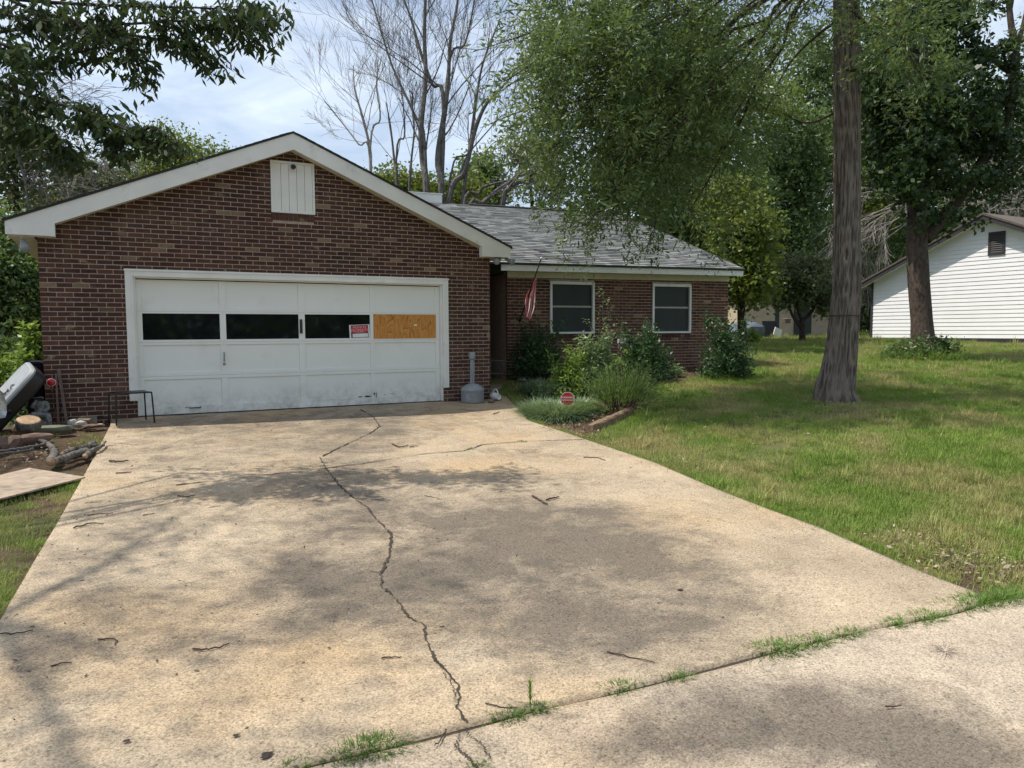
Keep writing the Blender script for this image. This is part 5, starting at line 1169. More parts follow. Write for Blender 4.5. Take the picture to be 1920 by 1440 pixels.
# weeds in the joints and cracks
WG_ = 'weeds growing in the concrete joints'
for lab, px, py, n, L, sp_ in (('long grass tuft in the front joint, left of the main crack', 700, 1403, 170, .085, .09), ('small grass tuft at the lower left end of the front joint', 640, 1418, 50, .05, .05), ('spiky grass tuft in the front joint just right of the crack', 955, 1342, 110, .06, .06), ('tuft beside the tall seedling in the front joint', 1010, 1328, 80, .06, .05), ('low grass tuft midway along the front joint', 1165, 1288, 90, .06, .06),
                             ('ragged dry weed where the front joint is chipped', 1275, 1268, 60, .06, .05), ('thick grass mat in the right half of the front joint', 1460, 1216, 260, .07, .12), ('browned grass mat next to the thick one in the joint', 1530, 1200, 200, .055, .10), ('grass mat before the gap near the right end of the joint', 1590, 1186, 160, .05, .08), ('small tuft before the last long mat of the joint', 1680, 1168, 110, .06, .06),
                             ('bright mat near the driveway right corner', 1735, 1156, 220, .06, .10), ('widest grass mat at the driveway right corner', 1825, 1130, 320, .08, .14), ('grass tuft at the driveway corner by the picture edge', 1890, 1120, 260, .09, .14), ('tuft in the upper cross crack, left one', 882, 842, 60, .06, .05), ('tuft in the upper cross crack, right one', 978, 828, 70, .06, .06), ('sparse weeds in the upper cross crack', 828, 851, 50, .03, .10),
                             ('tiny weed in the bend of the long crack', 722, 1103, 40, .03, .03), ('tiny weed low on the long crack', 816, 1232, 24, .025, .02), ('small tuft at the bottom edge of the picture', 545, 1436, 60, .05, .05), ('little tuft on the apron by the bottom edge', 895, 1436, 40, .04, .03), ('tiny grass tuft alone on the shaded driveway', 325, 973, 40, .05, .03)):
    tuft_plant('weed_tuft', lab, px, py, int(n * 1.7), L * .95, .0045, M_weed, sp_, 'weed', WG_, (.3, .95), .5, 3, base=gp(px, py), zo=-.014, along=(1.0 if py > 1110 else 0.))
sb_ = gp(994, 1322); t = empty('seedling', sb_, 'upright pale green seedling growing out of the front joint', 'weed'); b = B(); b.tube([sb_ - [0, 0, .02], sb_ + [0, 0, .05], sb_ + [.004, 0, .10]], [.003, .0025, .0015], 5); b.obj('stem', M_herb, t)
n = 26; hz_ = np.linspace(.02, .10, n); a = np.arange(n) * 2.4; blades_obj('leaf', sb_ + np.stack([0 * a, 0 * a, hz_], 1), a, np.full(n, .035), np.full(n, .008), np.full(n, .55), M_herb, t, nseg=3, curl=.1)

# ================================================================== OBJECTS BY THE GARAGE
# black stool
sp = gp(247, 793); D = depth(sp); st = empty('stool', sp, 'small black square metal stool in front of the garage wall', 'stool')
w_ = .21; zs_ = .445; ca, sa = math.cos(.25), math.sin(.25)
RS = lambda V: sp + np.stack([V[:, 0] * ca - V[:, 1] * sa, V[:, 0] * sa + V[:, 1] * ca, V[:, 2]], 1)
B().box((-w_, -w_ * .9, zs_ - .022), (w_, w_ * .9, zs_), RS).obj('seat', M_blackmetal, st, bevel=.008)
for i, (sx, sy) in enumerate(((-1, -1), (1, -1), (1, 1), (-1, 1))):
    P = np.array([(sx * w_ * .75, sy * w_ * .8, zs_ - .012), (sx * (w_ + .005), sy * w_ * .82, zs_ - .014), (sx * (w_ + .02), sy * w_ * .84, zs_ - .05), (sx * (w_ + .035), sy * w_ * .95, .0)])
    B().tube(RS(poly_smooth(P, 5)), .011, 8).obj('leg', M_blackmetal, st, True)
# smokers' bin
cp = gp(886, 754); rc_ = empty('cigarette_receptacle', cp, 'grey plastic cigarette receptacle with tall neck at the garage right pier', 'bin')
B().lathe([(.20, 0), (.205, .015), (.205, .20), (.212, .21), (.212, .235), (.20, .245), (.19, .262), (.12, .312), (.055, .335)], cp, 36).obj('base', M_greypl, rc_, True)
B().lathe([(.055, .335), (.042, .36), (.040, .60), (.036, .78)], cp, 24).obj('neck', M_greypl, rc_, True)
for s_ in (-1, 1): B().tube([cp + [s_ * .02, -.038, .35], cp + [s_ * .018, -.036, .77]], .008, 6).obj('rib', M_greypl, rc_, True)
B().lathe([(.05, .765), (.056, .775), (.058, .86), (.048, .888), (.0, .893)], cp, 24).obj('cap', M_greypl, rc_, True)
fd = unit((CAM - cp) * np.array([1, 1, 0])); rv = np.cross([0, 0, 1.], fd)
pl = B(); 
for i in range(8):
    a0_, a1_ = -.55 + i * .11, -.55 + (i + 1) * .11; q = []
    for (aa, zz) in ((a0_, .045), (a1_, .045), (a1_, .175), (a0_, .175)): q.append(cp + (fd * math.cos(aa) + rv * math.sin(aa)) * .2085 + [0, 0, zz])
    pl.add(q, [(0, 1, 2, 3)])
pl.obj('label_plate', M_greypl, rc_)
em = B(); em.tube([cp + (fd * math.cos(a_) + rv * math.sin(a_)) * .211 + [0, 0, .11 + r_] for a_, r_ in ((-.2, .035), (-.12, -.02), (0, -.04), (.12, -.02), (.2, .035), (.08, .0), (0, .02), (-.08, .0), (-.2, .035))], .004, 5); em.obj('emblem', M_statue, rc_)
# white jug on its side
jp = gp(929, 751); jg = empty('watering_jug', jp, 'white jug with curved handle lying beside the grey receptacle', 'jug')
ax_ = unit(fd * .8 + rv * .45); jc = jp + [0, 0, .075]
B().lathe([(.03, -.12), (.065, -.11), (.07, -.02), (.06, .05), (.045, .08), (.05, .12), (.044, .118), (.036, .08), (.0, .06)], jc, 20, ax_).obj('body', M_whitepl, jg, True)
hv = np.array([0, 0, 1.]); B().tube(poly_smooth([jc + ax_ * .10 + hv * .05, jc + ax_ * .06 + hv * .11, jc - ax_ * .02 + hv * .13, jc - ax_ * .08 + hv * .06], 5), .010, 7).obj('handle', M_whitepl, jg, True)
rs_ = B(); rs_.lathe([(.0, 0), (.05, .01), (.06, .035), (.03, .06), (.0, .065)], gp(921, 755), 12); tag(rs_.obj('clay_fragment', M_rock, None, True), 'broken terracotta piece under the white jug', 'fragment')
# red reflector stake, wire and wood stakes, wire panel
rp_ = gp(104, 800) ; top = on(96, 717, 1, -.12); t = empty('reflector_stake', [top[0] + .08, -.12, float(terr(top[0], -.1))], 'round red reflector on a thin stake against the garage left corner', 'reflector')
B().lathe([(.048, -.006), (.052, 0), (.048, .006)], top, 24, (.1, -1, 0)).obj('reflector', M_red, t, True)
B().lathe([(.056, -.002), (.056, .004), (.050, .006)], top + [0, .004, 0], 24, (.1, -1, 0)).obj('rim', M_whitepl, t)
B().tube([top + [0, 0, -.05], top + [.05, 0, -.62]], .004, 6).obj('stake', M_wire, t)
for lab, p0, p1, r in (('taller grey wooden stake leaning on the garage brick', (110, 694), (126, 797), .019), ('slim grey stake between the reflector and the taller stake', (105, 702), (110, 800), .013)):
    a_, c_ = on(*p0, 1, -.03), on(*p1, 1, -.14); d = unit(c_ - a_); s1 = np.cross(d, [0, 1, 0]); s1 = unit(s1); V = []
    for q in (a_, c_): V += [q - s1 * r + [0, -.008, 0], q + s1 * r + [0, -.008, 0], q + s1 * r + [0, .010, 0], q - s1 * r + [0, .010, 0]]
    tip = a_ - d * .03; o = mk('wooden_stake', V + [tip], [(0, 4, 5, 1), (1, 5, 6, 2), (2, 6, 7, 3), (3, 7, 4, 0), (4, 7, 6, 5), (0, 1, 8), (1, 2, 8), (2, 3, 8), (3, 0, 8)], M_stake); tag(o, lab, 'stake', 'stakes leaning on the garage wall')
wp = B()
for i in range(5): a_ = on(98 + i * 6, 728, 1, -.05); wp.tube([a_, a_ + [.02, 0, -.5]], .0025, 4)
for j in range(7): a_ = on(96, 732 + j * 11, 1, -.05); wp.tube([a_, a_ + [.22, 0, 0]], .0025, 4)
tag(wp.obj('wire_mesh', M_wire), 'rusty wire mesh standing behind the stakes at the garage corner', 'wire mesh')
# dark wheeled bin
bc = np.array([-.125, .34, float(terr(-.125, .34)) - .03]); wb = empty('wheeled_bin', bc, 'tall narrow dark navy bin tucked against the garage left corner', 'bin')
P = lambda x0, x1, y0, y1, z: [(x0, y0, z), (x1, y0, z), (x1, y1, z), (x0, y1, z)]
V = np.array(P(-.09, .09, -.2, .2, .04) + P(-.105, .105, -.25, .25, .78) + P(-.113, .113, -.265, .265, .80) + P(-.113, .113, -.265, .265, .84)) + bc
mk('body', V, [(0, 3, 2, 1)] + [(4 * l + i, 4 * l + (i + 1) % 4, 4 * l + 4 + (i + 1) % 4, 4 * l + 4 + i) for l in range(3) for i in range(4)] + [(12, 13, 14, 15)], M_navy, wb)
B().prism([(-.115, .843), (.115, .843), (.115, .86), (.06, .88), (-.06, .88), (-.115, .86)], -.28, .28, lambda V: V + bc).obj('lid', M_navy, wb, bevel=.006)
for s_ in (-1, 1): B().lathe([(.0, -.02), (.09, -.02), (.09, .02), (.0, .02)], bc + [s_ * .09, .22, .07], 16, (1, 0, 0)).obj('wheel', M_tyre, wb)
# cargo box leaning, its lid face towards us
c0, c1 = at(-75, 812, 9.9), at(52, 676, 10.2); cb_ = empty('cargo_box', c0, 'grey and black roof cargo box leaning upright with black lettering', 'cargo box')
up_d = unit(c1 - c0); nrm = unit(np.cross(up_d, unit(R0 + fw * .35))); nrm = nrm if nrm[2] > 0 else -nrm
side = unit(np.cross(up_d, nrm)); side = side if side @ R0 > 0 else -side; nrm = unit(np.cross(side, up_d)); nrm = nrm if nrm @ (CAM - c0) > 0 else -nrm
LB = np.linalg.norm(c1 - c0); WB = .62
# lid face spans between the upper left edge (c0-c1) and the edge nearer to us
e1 = at(72, 689, 9.75); e0 = at(-10, 800, 9.45); sd_ = unit(e1 - c1); WB = np.linalg.norm(e1 - c1); nrm = unit(np.cross(up_d, sd_)); nrm = nrm if nrm @ (CAM - c0) > 0 else -nrm
sd_ = unit(np.cross(nrm, up_d)); sd_ = sd_ if sd_ @ (e1 - c1) > 0 else -sd_
def CB(u, v, w): return c0 + up_d * u + sd_ * v + nrm * w
def shell(prof, inset0, name, m_, part):
    """rounded box: outline in (u,v), profile of (inset, w)"""
    k = 48; an = np.linspace(0, 2 * math.pi, k, endpoint=False); ring = []
    for ins, w in prof:
        hu, hv = LB / 2 - ins, WB / 2 - ins; e = .28
        ring.append([CB(LB / 2 + hu * np.sign(math.cos(a)) * abs(math.cos(a)) ** e, WB / 2 + hv * np.sign(math.sin(a)) * abs(math.sin(a)) ** e, w) for a in an])
    V = np.concatenate([np.array(r) for r in ring]); Fq = [(i * k + j, i * k + (j + 1) % k, (i + 1) * k + (j + 1) % k, (i + 1) * k + j) for i in range(len(prof) - 1) for j in range(k)] + [tuple(range(k - 1, -1, -1)), tuple(range((len(prof) - 1) * k, len(prof) * k))]
    return mk(part, V, Fq, m_, cb_, False)
shell([(.03, -.20), (.008, -.17), (.0, -.10), (.0, -.03)], 0, '', M_black, 'base')
lid = shell([(-.004, -.03), (-.006, -.005), (.012, .018), (.035, .028), (.045, .024)], 0, '', M_greypl, 'lid')
def text(body, size, origin, xd, yd, m_, parent, name='lettering', align='CENTER', ext=.001, sx=1.):
    cu = bpy.data.curves.new(name, 'FONT'); cu.body = body; cu.size = size; cu.align_x = align; cu.align_y = 'CENTER'; cu.extrude = ext; cu.offset = size * .012; cu.materials.append(m_); cu.space_character = 1.05
    o = bpy.data.objects.new(name, cu); COL.objects.link(o); me = bpy.data.meshes.new_from_object(o.evaluated_get(bpy.context.evaluated_depsgraph_get())); bpy.data.objects.remove(o); bpy.data.curves.remove(cu)
    o = bpy.data.objects.new(name, me); COL.objects.link(o); o.parent = parent
    xd = unit(np.asarray(xd)); zd = unit(np.cross(xd, yd)); yd = np.cross(zd, xd); p = np.asarray(origin) - (wloc(parent) if parent is not None else 0)
    o.matrix_local = Matrix(((xd[0] * sx, yd[0], zd[0], p[0]), (xd[1] * sx, yd[1], zd[1], p[1]), (xd[2] * sx, yd[2], zd[2], p[2]), (0, 0, 0, 1))); return o
text('YAKIMA', .135, CB(LB * .56, WB * .66, .034), up_d, -sd_, M_black, cb_)
mk('lettering_bar', [CB(LB * .56 + a, WB * .66 + .085 + c, .034) for a, c in ((.0, 0), (.2, 0), (.2, .022), (.0, .022))], [(0, 1, 2, 3)], M_black, cb_)
B().lathe([(.03, 0), (.034, .012), (.02, .022)], CB(LB * .52, WB + .0, -.10), 14, sd_).obj('latch', M_black, cb_, True)
# rocks, slabs, statue, log slices
def rock(name, label, px, py, sx, sy, sz, m_, cat='stone', group='stones and rubble by the garage corner', D=None, seed=0, sub=2, rough=.18, rot=0.):
    p = gp(px, py) if D is None else at(px, py, D); bm = bmesh.new(); bmesh.ops.create_icosphere(bm, subdivisions=sub, radius=1); r_ = np.random.default_rng(seed + px); kq = r_.normal(size=(6, 3)); ph = r_.random(6) * 6
    V = np.array([v.co[:] for v in bm.verts]); f = 1 + rough * np.sin(V @ kq.T * 1.7 + ph).sum(1) / 2.2; V = V * f[:, None]; V[:, 2] = np.clip(V[:, 2], -.6, .85)
    V = V * [sx, sy, sz]; c, s_ = math.cos(rot), math.sin(rot); V = np.stack([V[:, 0] * c - V[:, 1] * s_, V[:, 0] * s_ + V[:, 1] * c, V[:, 2]], 1) + p + [0, 0, sz * .5]
    Fq = [tuple(v.index for v in f_.verts) for f_ in bm.faces]; bm.free(); o = mk(name, V, Fq, m_); return tag(o, label, cat, group)
rock('pale_rock', 'rounded pale rock, left of the white pair on the dirt', 137, 799, .065, .06, .07, M_stone)
rock('pale_rock', 'longer pale rock touching the right of the rounded one', 151, 800, .08, .06, .065, M_stone, seed=3)
rock('brown_rock', 'flat brown stone to the right of the pale rocks', 172, 801, .13, .09, .03, M_rock, seed=4)
rock('brown_rock', 'brown rock at the left foot of the log slice', 20, 838, .16, .12, .10, M_rock, seed=5)
rock('brown_rock', 'low brown stone lying before the log slice', 58, 832, .22, .12, .09, M_rock, seed=6)
rock('brown_rock', 'dark rounded stone under the log slice', 44, 815, .12, .10, .12, M_rock, seed=8)
rock('brown_rock', 'small brown stone right of the flat one', 187, 799, .05, .04, .025, M_stone, seed=9)
rock('brown_rock', 'wide mossy stone behind the loose brick', 88, 812, .26, .10, .07, M_greenstone, seed=10)
def loose_box(name, label, px, py, size, m_, cat, rot, tilt=0., group=None, bevel=.006, D=None, dz=0.):
    p = (gp(px, py) if D is None else at(px, py, D)) + [0, 0, dz]; q = Matrix.Rotation(rot, 3, 'Z') @ Matrix.Rotation(tilt, 3, 'X'); q = np.array(q)
    T = lambda V: p + (V @ q.T); a, c, e = size; o = B().box((-a / 2, -c / 2, 0), (a / 2, c / 2, e), T).obj(name, m_, bevel=bevel); return tag(o, label, cat, group)
loose_box('paver', 'greenish concrete paver leaning on the garage brick', 167, 795, (.20, .045, .115), M_greenstone, 'paver', .05, -.25)
loose_box('loose_brick', 'single loose red brick on the dirt before the stakes', 116, 810, (.20, .095, .06), M_rock, 'brick', .5, .1)
loose_box('loose_brick', 'half-buried red brick leaning beside the pale rocks', 160, 797, (.19, .06, .09), M_rock, 'brick', -.6, .3)
# log slice
lp = gp(54, 822) + [0, 0, .13]; t = empty('log_slice', lp, 'pale sawn log slice resting on stones left of the garage', 'log'); B().lathe([(.13, 0), (.14, .02), (.14, .10), (.13, .115)], lp, 18, (.1, -.35, 1)).obj('bark', M_log, t, True)
B().lathe([(.128, .114), (.12, .119), (.0, .12)], lp, 18, (.1, -.35, 1)).obj('cut_face', M_cutwood, t)
# garden statue: a seated cherub-like figure leaning its head on its arm
sp0 = gp(78, 800); t = empty('garden_statue', sp0, 'weathered grey stone figure of a seated child by the dark bin', 'statue')
bm = bmesh.new()
def blob(bm, c, r, s_=(1, 1, 1)):
    g = bmesh.ops.create_icosphere(bm, subdivisions=2, radius=1); bmesh.ops.scale(bm, verts=g['verts'], vec=[r * k for k in s_]); bmesh.ops.translate(bm, verts=g['verts'], vec=c)
SKV = [(0, 0, .10), (0, .01, .20), (.0, .0, .28), (-.01, -.01, .335), (.06, -.08, .10), (.10, -.19, .09), (.11, -.20, -.0), (-.06, -.08, .10), (-.07, -.19, .13), (-.06, -.20, .01), (.07, -.02, .24), (.09, -.09, .17), (.03, -.13, .16), (-.07, -.02, .24), (-.09, -.08, .20), (-.03, -.07, .30)]
SKE = [(0, 1), (1, 2), (2, 3), (0, 4), (4, 5), (5, 6), (0, 7), (7, 8), (8, 9), (1, 10), (10, 11), (11, 12), (1, 13), (13, 14), (14, 15)]
SKR = [.075, .07, .035, .065, .05, .036, .028, .05, .036, .028, .034, .026, .02, .034, .026, .02]
def skin_mesh(V, E, Rr, lvl=2):
    me = bpy.data.meshes.new('skin'); me.from_pydata(V, E, []); o = bpy.data.objects.new('skin', me); COL.objects.link(o); mdf = o.modifiers.new('s', 'SKIN'); me.skin_vertices  # layer made by the modifier
    for i, r in enumerate(Rr): me.skin_vertices[0].data[i].radius = (r, r)
    me.skin_vertices[0].data[0].use_root = True; o.modifiers.new('u', 'SUBSURF').levels = lvl
    dg = bpy.context.evaluated_depsgraph_get(); me2 = bpy.data.meshes.new_from_object(o.evaluated_get(dg)); Vn = np.array([v.co[:] for v in me2.vertices]); Fn = [tuple(p.vertices) for p in me2.polygons]; bpy.data.objects.remove(o); return Vn, Fn
try:
    Vn, Fn = skin_mesh(SKV, SKE, SKR, 1); mk('figure', Vn * 1.05 + sp0 + [0, 0, .06], Fn, M_statue, t, True)
except Exception as ex:
    print('statue skin', ex)
rb_ = B(); rb_.lathe([(.12, 0), (.13, .04), (.11, .10)], sp0, 14); rb_.obj('base', M_statue, t)
# plywood sheet on the ground
pz = [gp(-60, 905, .02), gp(55, 877, .05), gp(160, 894, .012), gp(-60, 950, .02)]
pw = np.array(pz); V = np.vstack([pw, pw - [0, 0, .015]]); o = mk('plywood_sheet', V, [(0, 3, 2, 1), (4, 5, 6, 7), (0, 1, 5, 4), (1, 2, 6, 5), (2, 3, 7, 6), (3, 0, 4, 7)], M_ply2); tag(o, 'weathered sheet of plywood lying on the dirt left of the driveway', 'plywood')
# fallen branches on the dirt
FB = 'broken branches lying on the dirt'
def branch(label, pts, r, dz=.05, m_=M_log, name='fallen_branch', cut=True):
    P = poly_smooth(np.array([gp(a, c, dz) for a, c in pts]), 7); P[1:-1] += rng.normal(size=(len(P) - 2, 3)) * [.006, .006, .004]; t = empty(name, P[0], label, 'branch', FB)
    V, Fq = tube(P, np.linspace(r[0], r[1], len(P)) * (1 + .05 * rng.normal(size=len(P))), 10); mk('wood', V, Fq, m_, t, True)
    if cut: d = unit(P[0] - P[1]); B().lathe([(r[0] * .9, .0), (r[0] * .75, .006), (.0, .02)], P[0], 10, d).obj('broken_end', M_cutwood, t)
branch('thick speckled forked branch with a pale broken end near the plywood', [(96, 866), (103, 850), (96, 838), (85, 830), (66, 820)], (.045, .02))
branch('thin pale branch running left along the dirt', [(88, 833), (60, 838), (30, 842), (-20, 848)], (.022, .012), cut=False)
branch('second thin pale branch just below the first, at the left edge', [(62, 842), (30, 848), (-20, 853)], (.018, .010), cut=False)
branch('dark rotten log lying toward the driveway', [(102, 865), (120, 860), (140, 853), (165, 846)], (.04, .045))
branch('brown split log above the dark rotten one', [(118, 852), (135, 846), (160, 840), (176, 832)], (.03, .04))
branch('grey crooked stick across the ends of the logs', [(160, 855), (172, 845), (188, 838), (198, 828)], (.03, .012))
branch('short mossy stick by the driveway edge', [(150, 846), (165, 838), (180, 836)], (.022, .03))
# parked car whose corner shows at the left edge
cq = at(-157, 842, 8.3); cq[2] = float(terr(cq[0], cq[1])); cr = empty('parked_car', cq, 'silver car parked at the left picture edge, only its rounded corner showing', 'car')
vx, vy = unit(np.array([R0[0], R0[1], 0]) + .1 * HY), None; vy = np.cross([0, 0, 1.], vx)
CT = lambda V: cq + V[:, :1] * vx + V[:, 1:2] * vy + V[:, 2:] * np.array([0, 0, 1.])
secs = []
for u, hw_, z0, z1 in ((-4.1, .70, .35, .75), (-3.9, .82, .22, .95), (-3.0, .88, .20, 1.02), (-1.4, .89, .20, .98), (-.3, .87, .20, .92), (.35, .82, .22, .82), (.58, .72, .30, .66)):
    pr = [(-hw_, z0 + .06), (-hw_ * .95, z0), (hw_ * .95, z0), (hw_, z0 + .06), (hw_ * 1.0, (z0 + z1) / 2), (hw_ * .93, z1 - .06), (hw_ * .8, z1), (-hw_ * .8, z1), (-hw_ * .93, z1 - .06), (-hw_ * 1.0, (z0 + z1) / 2)]; secs.append([(u, a_, c_) for a_, c_ in pr])
k = 10; V = CT(np.array([p for s_ in secs for p in s_])); Fq = [(i * k + j, i * k + (j + 1) % k, (i + 1) * k + (j + 1) % k, (i + 1) * k + j) for i in range(len(secs) - 1) for j in range(k)] + [tuple(range(k)), tuple(range(len(secs) * k - 1, (len(secs) - 1) * k - 1, -1))]
body = mk('body', V, Fq, M_silver, cr, True); body.modifiers.new('s', 'SUBSURF').levels = 1; body.modifiers['s'].render_levels = 2
cab = [(-3.7, .7, 1.0), (-3.1, .62, 1.42), (-1.8, .62, 1.44), (-.9, .72, .96)]; V = CT(np.array([(u, s_ * h_, z_) for u, h_, z_ in cab for s_ in (-1, 1)])); mk('cabin_glass', V, [(0, 1, 3, 2), (2, 3, 5, 4), (4, 5, 7, 6), (0, 2, 4, 6), (1, 7, 5, 3)], M_glass, cr)
for u in (-3.2, -.45):
    for s_ in (-1, 1):
        wq = CT(np.array([(u, s_ * .80, .30)]))[0]; tw = B().lathe([(.20, -.09), (.29, -.09), (.31, -.05), (.31, .05), (.29, .09), (.20, .09)], wq, 24, vy); tw = tw.obj('wheel', M_tyre, cr, True); B().lathe([(.19, -.091), (.19, .091)], wq, 16, vy).obj('rim', M_silver, tw)
for s_ in (-1, 1): B().lathe([(.09, 0), (.08, .04), (.0, .06)], CT(np.array([(.50, s_ * .55, .60)]))[0], 16, vx).obj('headlight', M_whitepl, cr, True)

# ---- floodlights
def flood(label, base, heads):
    t = empty('floodlight', base, label, 'floodlight', 'floodlights under the garage eaves'); B().lathe([(.055, 0), (.055, -.015), (.03, -.025)], base, 16).obj('mount', M_soffit, t, True)
    for d, L in heads:
        d = unit(np.asarray(d, float)); p = np.asarray(base) + [0, 0, -.03]; arm = p + d * .07; B().tube([p, arm], .012, 8).obj('arm', M_soffit, t); B().lathe([(.02, 0), (.03, .02), (.034, .06), (.062, .14), (.066, .16), (.05, .175), (.0, .18)], arm, 20, d).obj('lamp', M_greypl, t, True)
flood('single bulb floodlight hanging under the left garage eave', on(38, 436, 1, -.10), [((.25, -.45, -.9), .2)])
flood('twin floodlight under the right garage eave', on(936, 480, 1, -.06) + [.06, 0, 0], [((-.75, -.5, -.35), .2), ((.6, -.7, -.35), .2)])
# ---- security camera on the hatch
sc_ = on(548, 312, 1, -.02); t = empty('security_camera', sc_, 'small black round security camera at the top of the white gable hatch', 'camera')
B().lathe([(.035, 0), (.04, -.02), (.03, -.03)], sc_ + [0, -.006, 0], 16, (0, 1, 0)).obj('mount', M_whitepl, t, True)
B().lathe([(.0, 0), (.034, .004), (.038, .02), (.034, .06), (.028, .068)], sc_ + [0, -.03, -.01], 20, (.1, -1, -.25)).obj('body', M_black, t, True)
B().lathe([(.02, 0), (.016, .004), (.0, .005)], sc_ + [.0068, -.098, -.027], 14, (.1, -1, -.25)).obj('lens', M_glass, t, True)
# ---- number plaque, unreadable in the photograph
pp = on(564.5, 612, 1, DY); w_, h_ = .022, .115; t = empty('number_plaque', pp, 'narrow black vertical plaque on the garage door between two panes', 'plaque'); B().box((pp[0] - w_, DY - .012, pp[2] - h_), (pp[0] + w_, DY - .001, pp[2] + h_)).obj('plate', M_black, t, bevel=.003)
for s_ in (-1, 1): B().lathe([(.005, 0), (.004, .003)], (pp[0], DY - .012, pp[2] + s_ * .1), 8, (0, -1, 0)).obj('screw', M_greypl, t)
# ---- PRIVATE PROPERTY sign on the third pane
q = [on(654, 609, 1, DY + .01), on(692, 608, 1, DY + .01), on(693.5, 634, 1, DY + .01), on(657, 635, 1, DY + .01)]; cen = np.mean(q, 0); ang = -.04
sx_ = unit(np.array([math.cos(ang), 0, math.sin(-ang) * 1.0])); sz_ = np.array([-sx_[2], 0, sx_[0]]); SW, SH = np.linalg.norm(q[1] - q[0]) * 1.0, np.linalg.norm(q[3] - q[0]) * .98
t = empty('private_property_sign', cen, 'red and black PRIVATE PROPERTY sign propped in the garage door window', 'sign')
def SG(u, v, w): return cen + sx_ * u * SW + sz_ * v * SH + np.array([0, -w, 0])
def sgrect(a, c, e, f, w, name, m_): return mk(name, [SG(a, e, w), SG(c, e, w), SG(c, f, w), SG(a, f, w)], [(0, 1, 2, 3)], m_, t)
V = [SG(a, c, w) for w in (0, .006) for a, c in ((-.5, -.5), (.5, -.5), (.5, .5), (-.5, .5))]; mk('plate', V, [(0, 3, 2, 1), (4, 5, 6, 7), (0, 1, 5, 4), (1, 2, 6, 5), (2, 3, 7, 6), (3, 0, 4, 7)], M_white, t)
M_signred = simple('sign_red', (.40, .02, .05), .5, var=.05); M_signblk = simple('sign_black', (.02, .012, .014), .5)
sgrect(-.43, .43, -.46, .46, .0065, 'dark_field', M_signblk); sgrect(-.42, .42, -.10, .42, .007, 'red_field', M_signred); sgrect(-.36, .40, -.42, -.15, .0072, 'blank_strip', M_whitepl)
M_signpink = simple('sign_letters', (.75, .34, .36), .5, var=.03)
text('PRIVATE', .060, SG(0, .29, .0085), sx_, sz_, M_signpink, t); text('PROPERTY', .060, SG(0, .07, .0085), sx_, sz_, M_signpink, t); text('NO TRESPASSING', .020, SG(0, -.065, .0085), sx_, sz_, M_signpink, t)
# ---- red WARNING octagon in the bed
wc = at(1064, 748, depth(gp(1064, 782)) + .1); t = empty('warning_sign', [wc[0], wc[1], float(terr(wc[0], wc[1]))], 'red octagonal WARNING yard sign standing in the garden bed', 'sign')
wr = .115; fx_ = unit((CAM - wc) * [1, 1, 0]); rx_ = np.cross([0, 0, 1.], fx_); OC = lambda r, w: [wc + rx_ * r * math.cos(a) + np.array([0, 0, 1.]) * r * math.sin(a) + fx_ * w for a in np.arange(8) * math.pi / 4 + math.pi / 8]
mk('border', OC(wr, 0) + OC(wr, .006), [tuple(range(7, -1, -1)), tuple(range(8, 16))] + [(i, (i + 1) % 8, 8 + (i + 1) % 8, 8 + i) for i in range(8)], M_whitepl, t)
mk('face', OC(wr * .94, .0068), [tuple(range(8))], M_red, t); text('WARNING', .040, wc + np.array([0, 0, .022]) + fx_ * .008, rx_, [0, 0, 1.], M_whitepl, t)
mk('stripe', [wc + rx_ * a + np.array([0, 0, c]) + fx_ * .0078 for a, c in ((-.10, -.022), (.10, -.022), (.10, -.012), (-.10, -.012))], [(0, 1, 2, 3)], M_whitepl, t)
B().tube([wc - fx_ * .006 + [0, 0, .10], [wc[0] - fx_[0] * .006, wc[1] - fx_[1] * .006, float(terr(wc[0], wc[1])) - .1]], .008, 8).obj('post', M_blackmetal, t)
# ---- white bird feeder
bf = at(1166, 640, depth(gp(1166, 712))); g_ = float(terr(bf[0], bf[1])); t = empty('bird_feeder', [bf[0], bf[1], g_], 'small white house-shaped bird feeder on a post between the shrubs', 'bird feeder')
s_ = depth(bf) / F_; BT = lambda V: bf + V[:, :1] * rx_ + V[:, 1:2] * fx_ + V[:, 2:] * np.array([0, 0, 1.])
B().box((-6.5 * s_, -.06, -14 * s_), (6.5 * s_, .06, -4 * s_), BT).obj('body', M_greenstone, t, bevel=.004); B().box((-7.5 * s_, -.075, -3.9 * s_), (7.5 * s_, .075, 4.2 * s_), BT).obj('roof', M_whitepl, t, bevel=.006)
for a_ in (-3.5, 0, 3.2): B().lathe([(.014, 0), (.012, .004), (.0, .005)], BT(np.array([(a_ * s_, .076, U(-1, 1.5) * s_)]))[0], 10, fx_).obj('hole', M_black, t)
B().tube(BT(np.array([(0, 0, 4.3 * s_), (.002, 0, 7 * s_), (0, 0, 9 * s_)])), .008, 6).obj('finial', M_tarp, t); B().tube([bf + [0, 0, -14 * s_], [bf[0], bf[1], g_ - .1]], .018, 8).obj('post', M_stake, t)
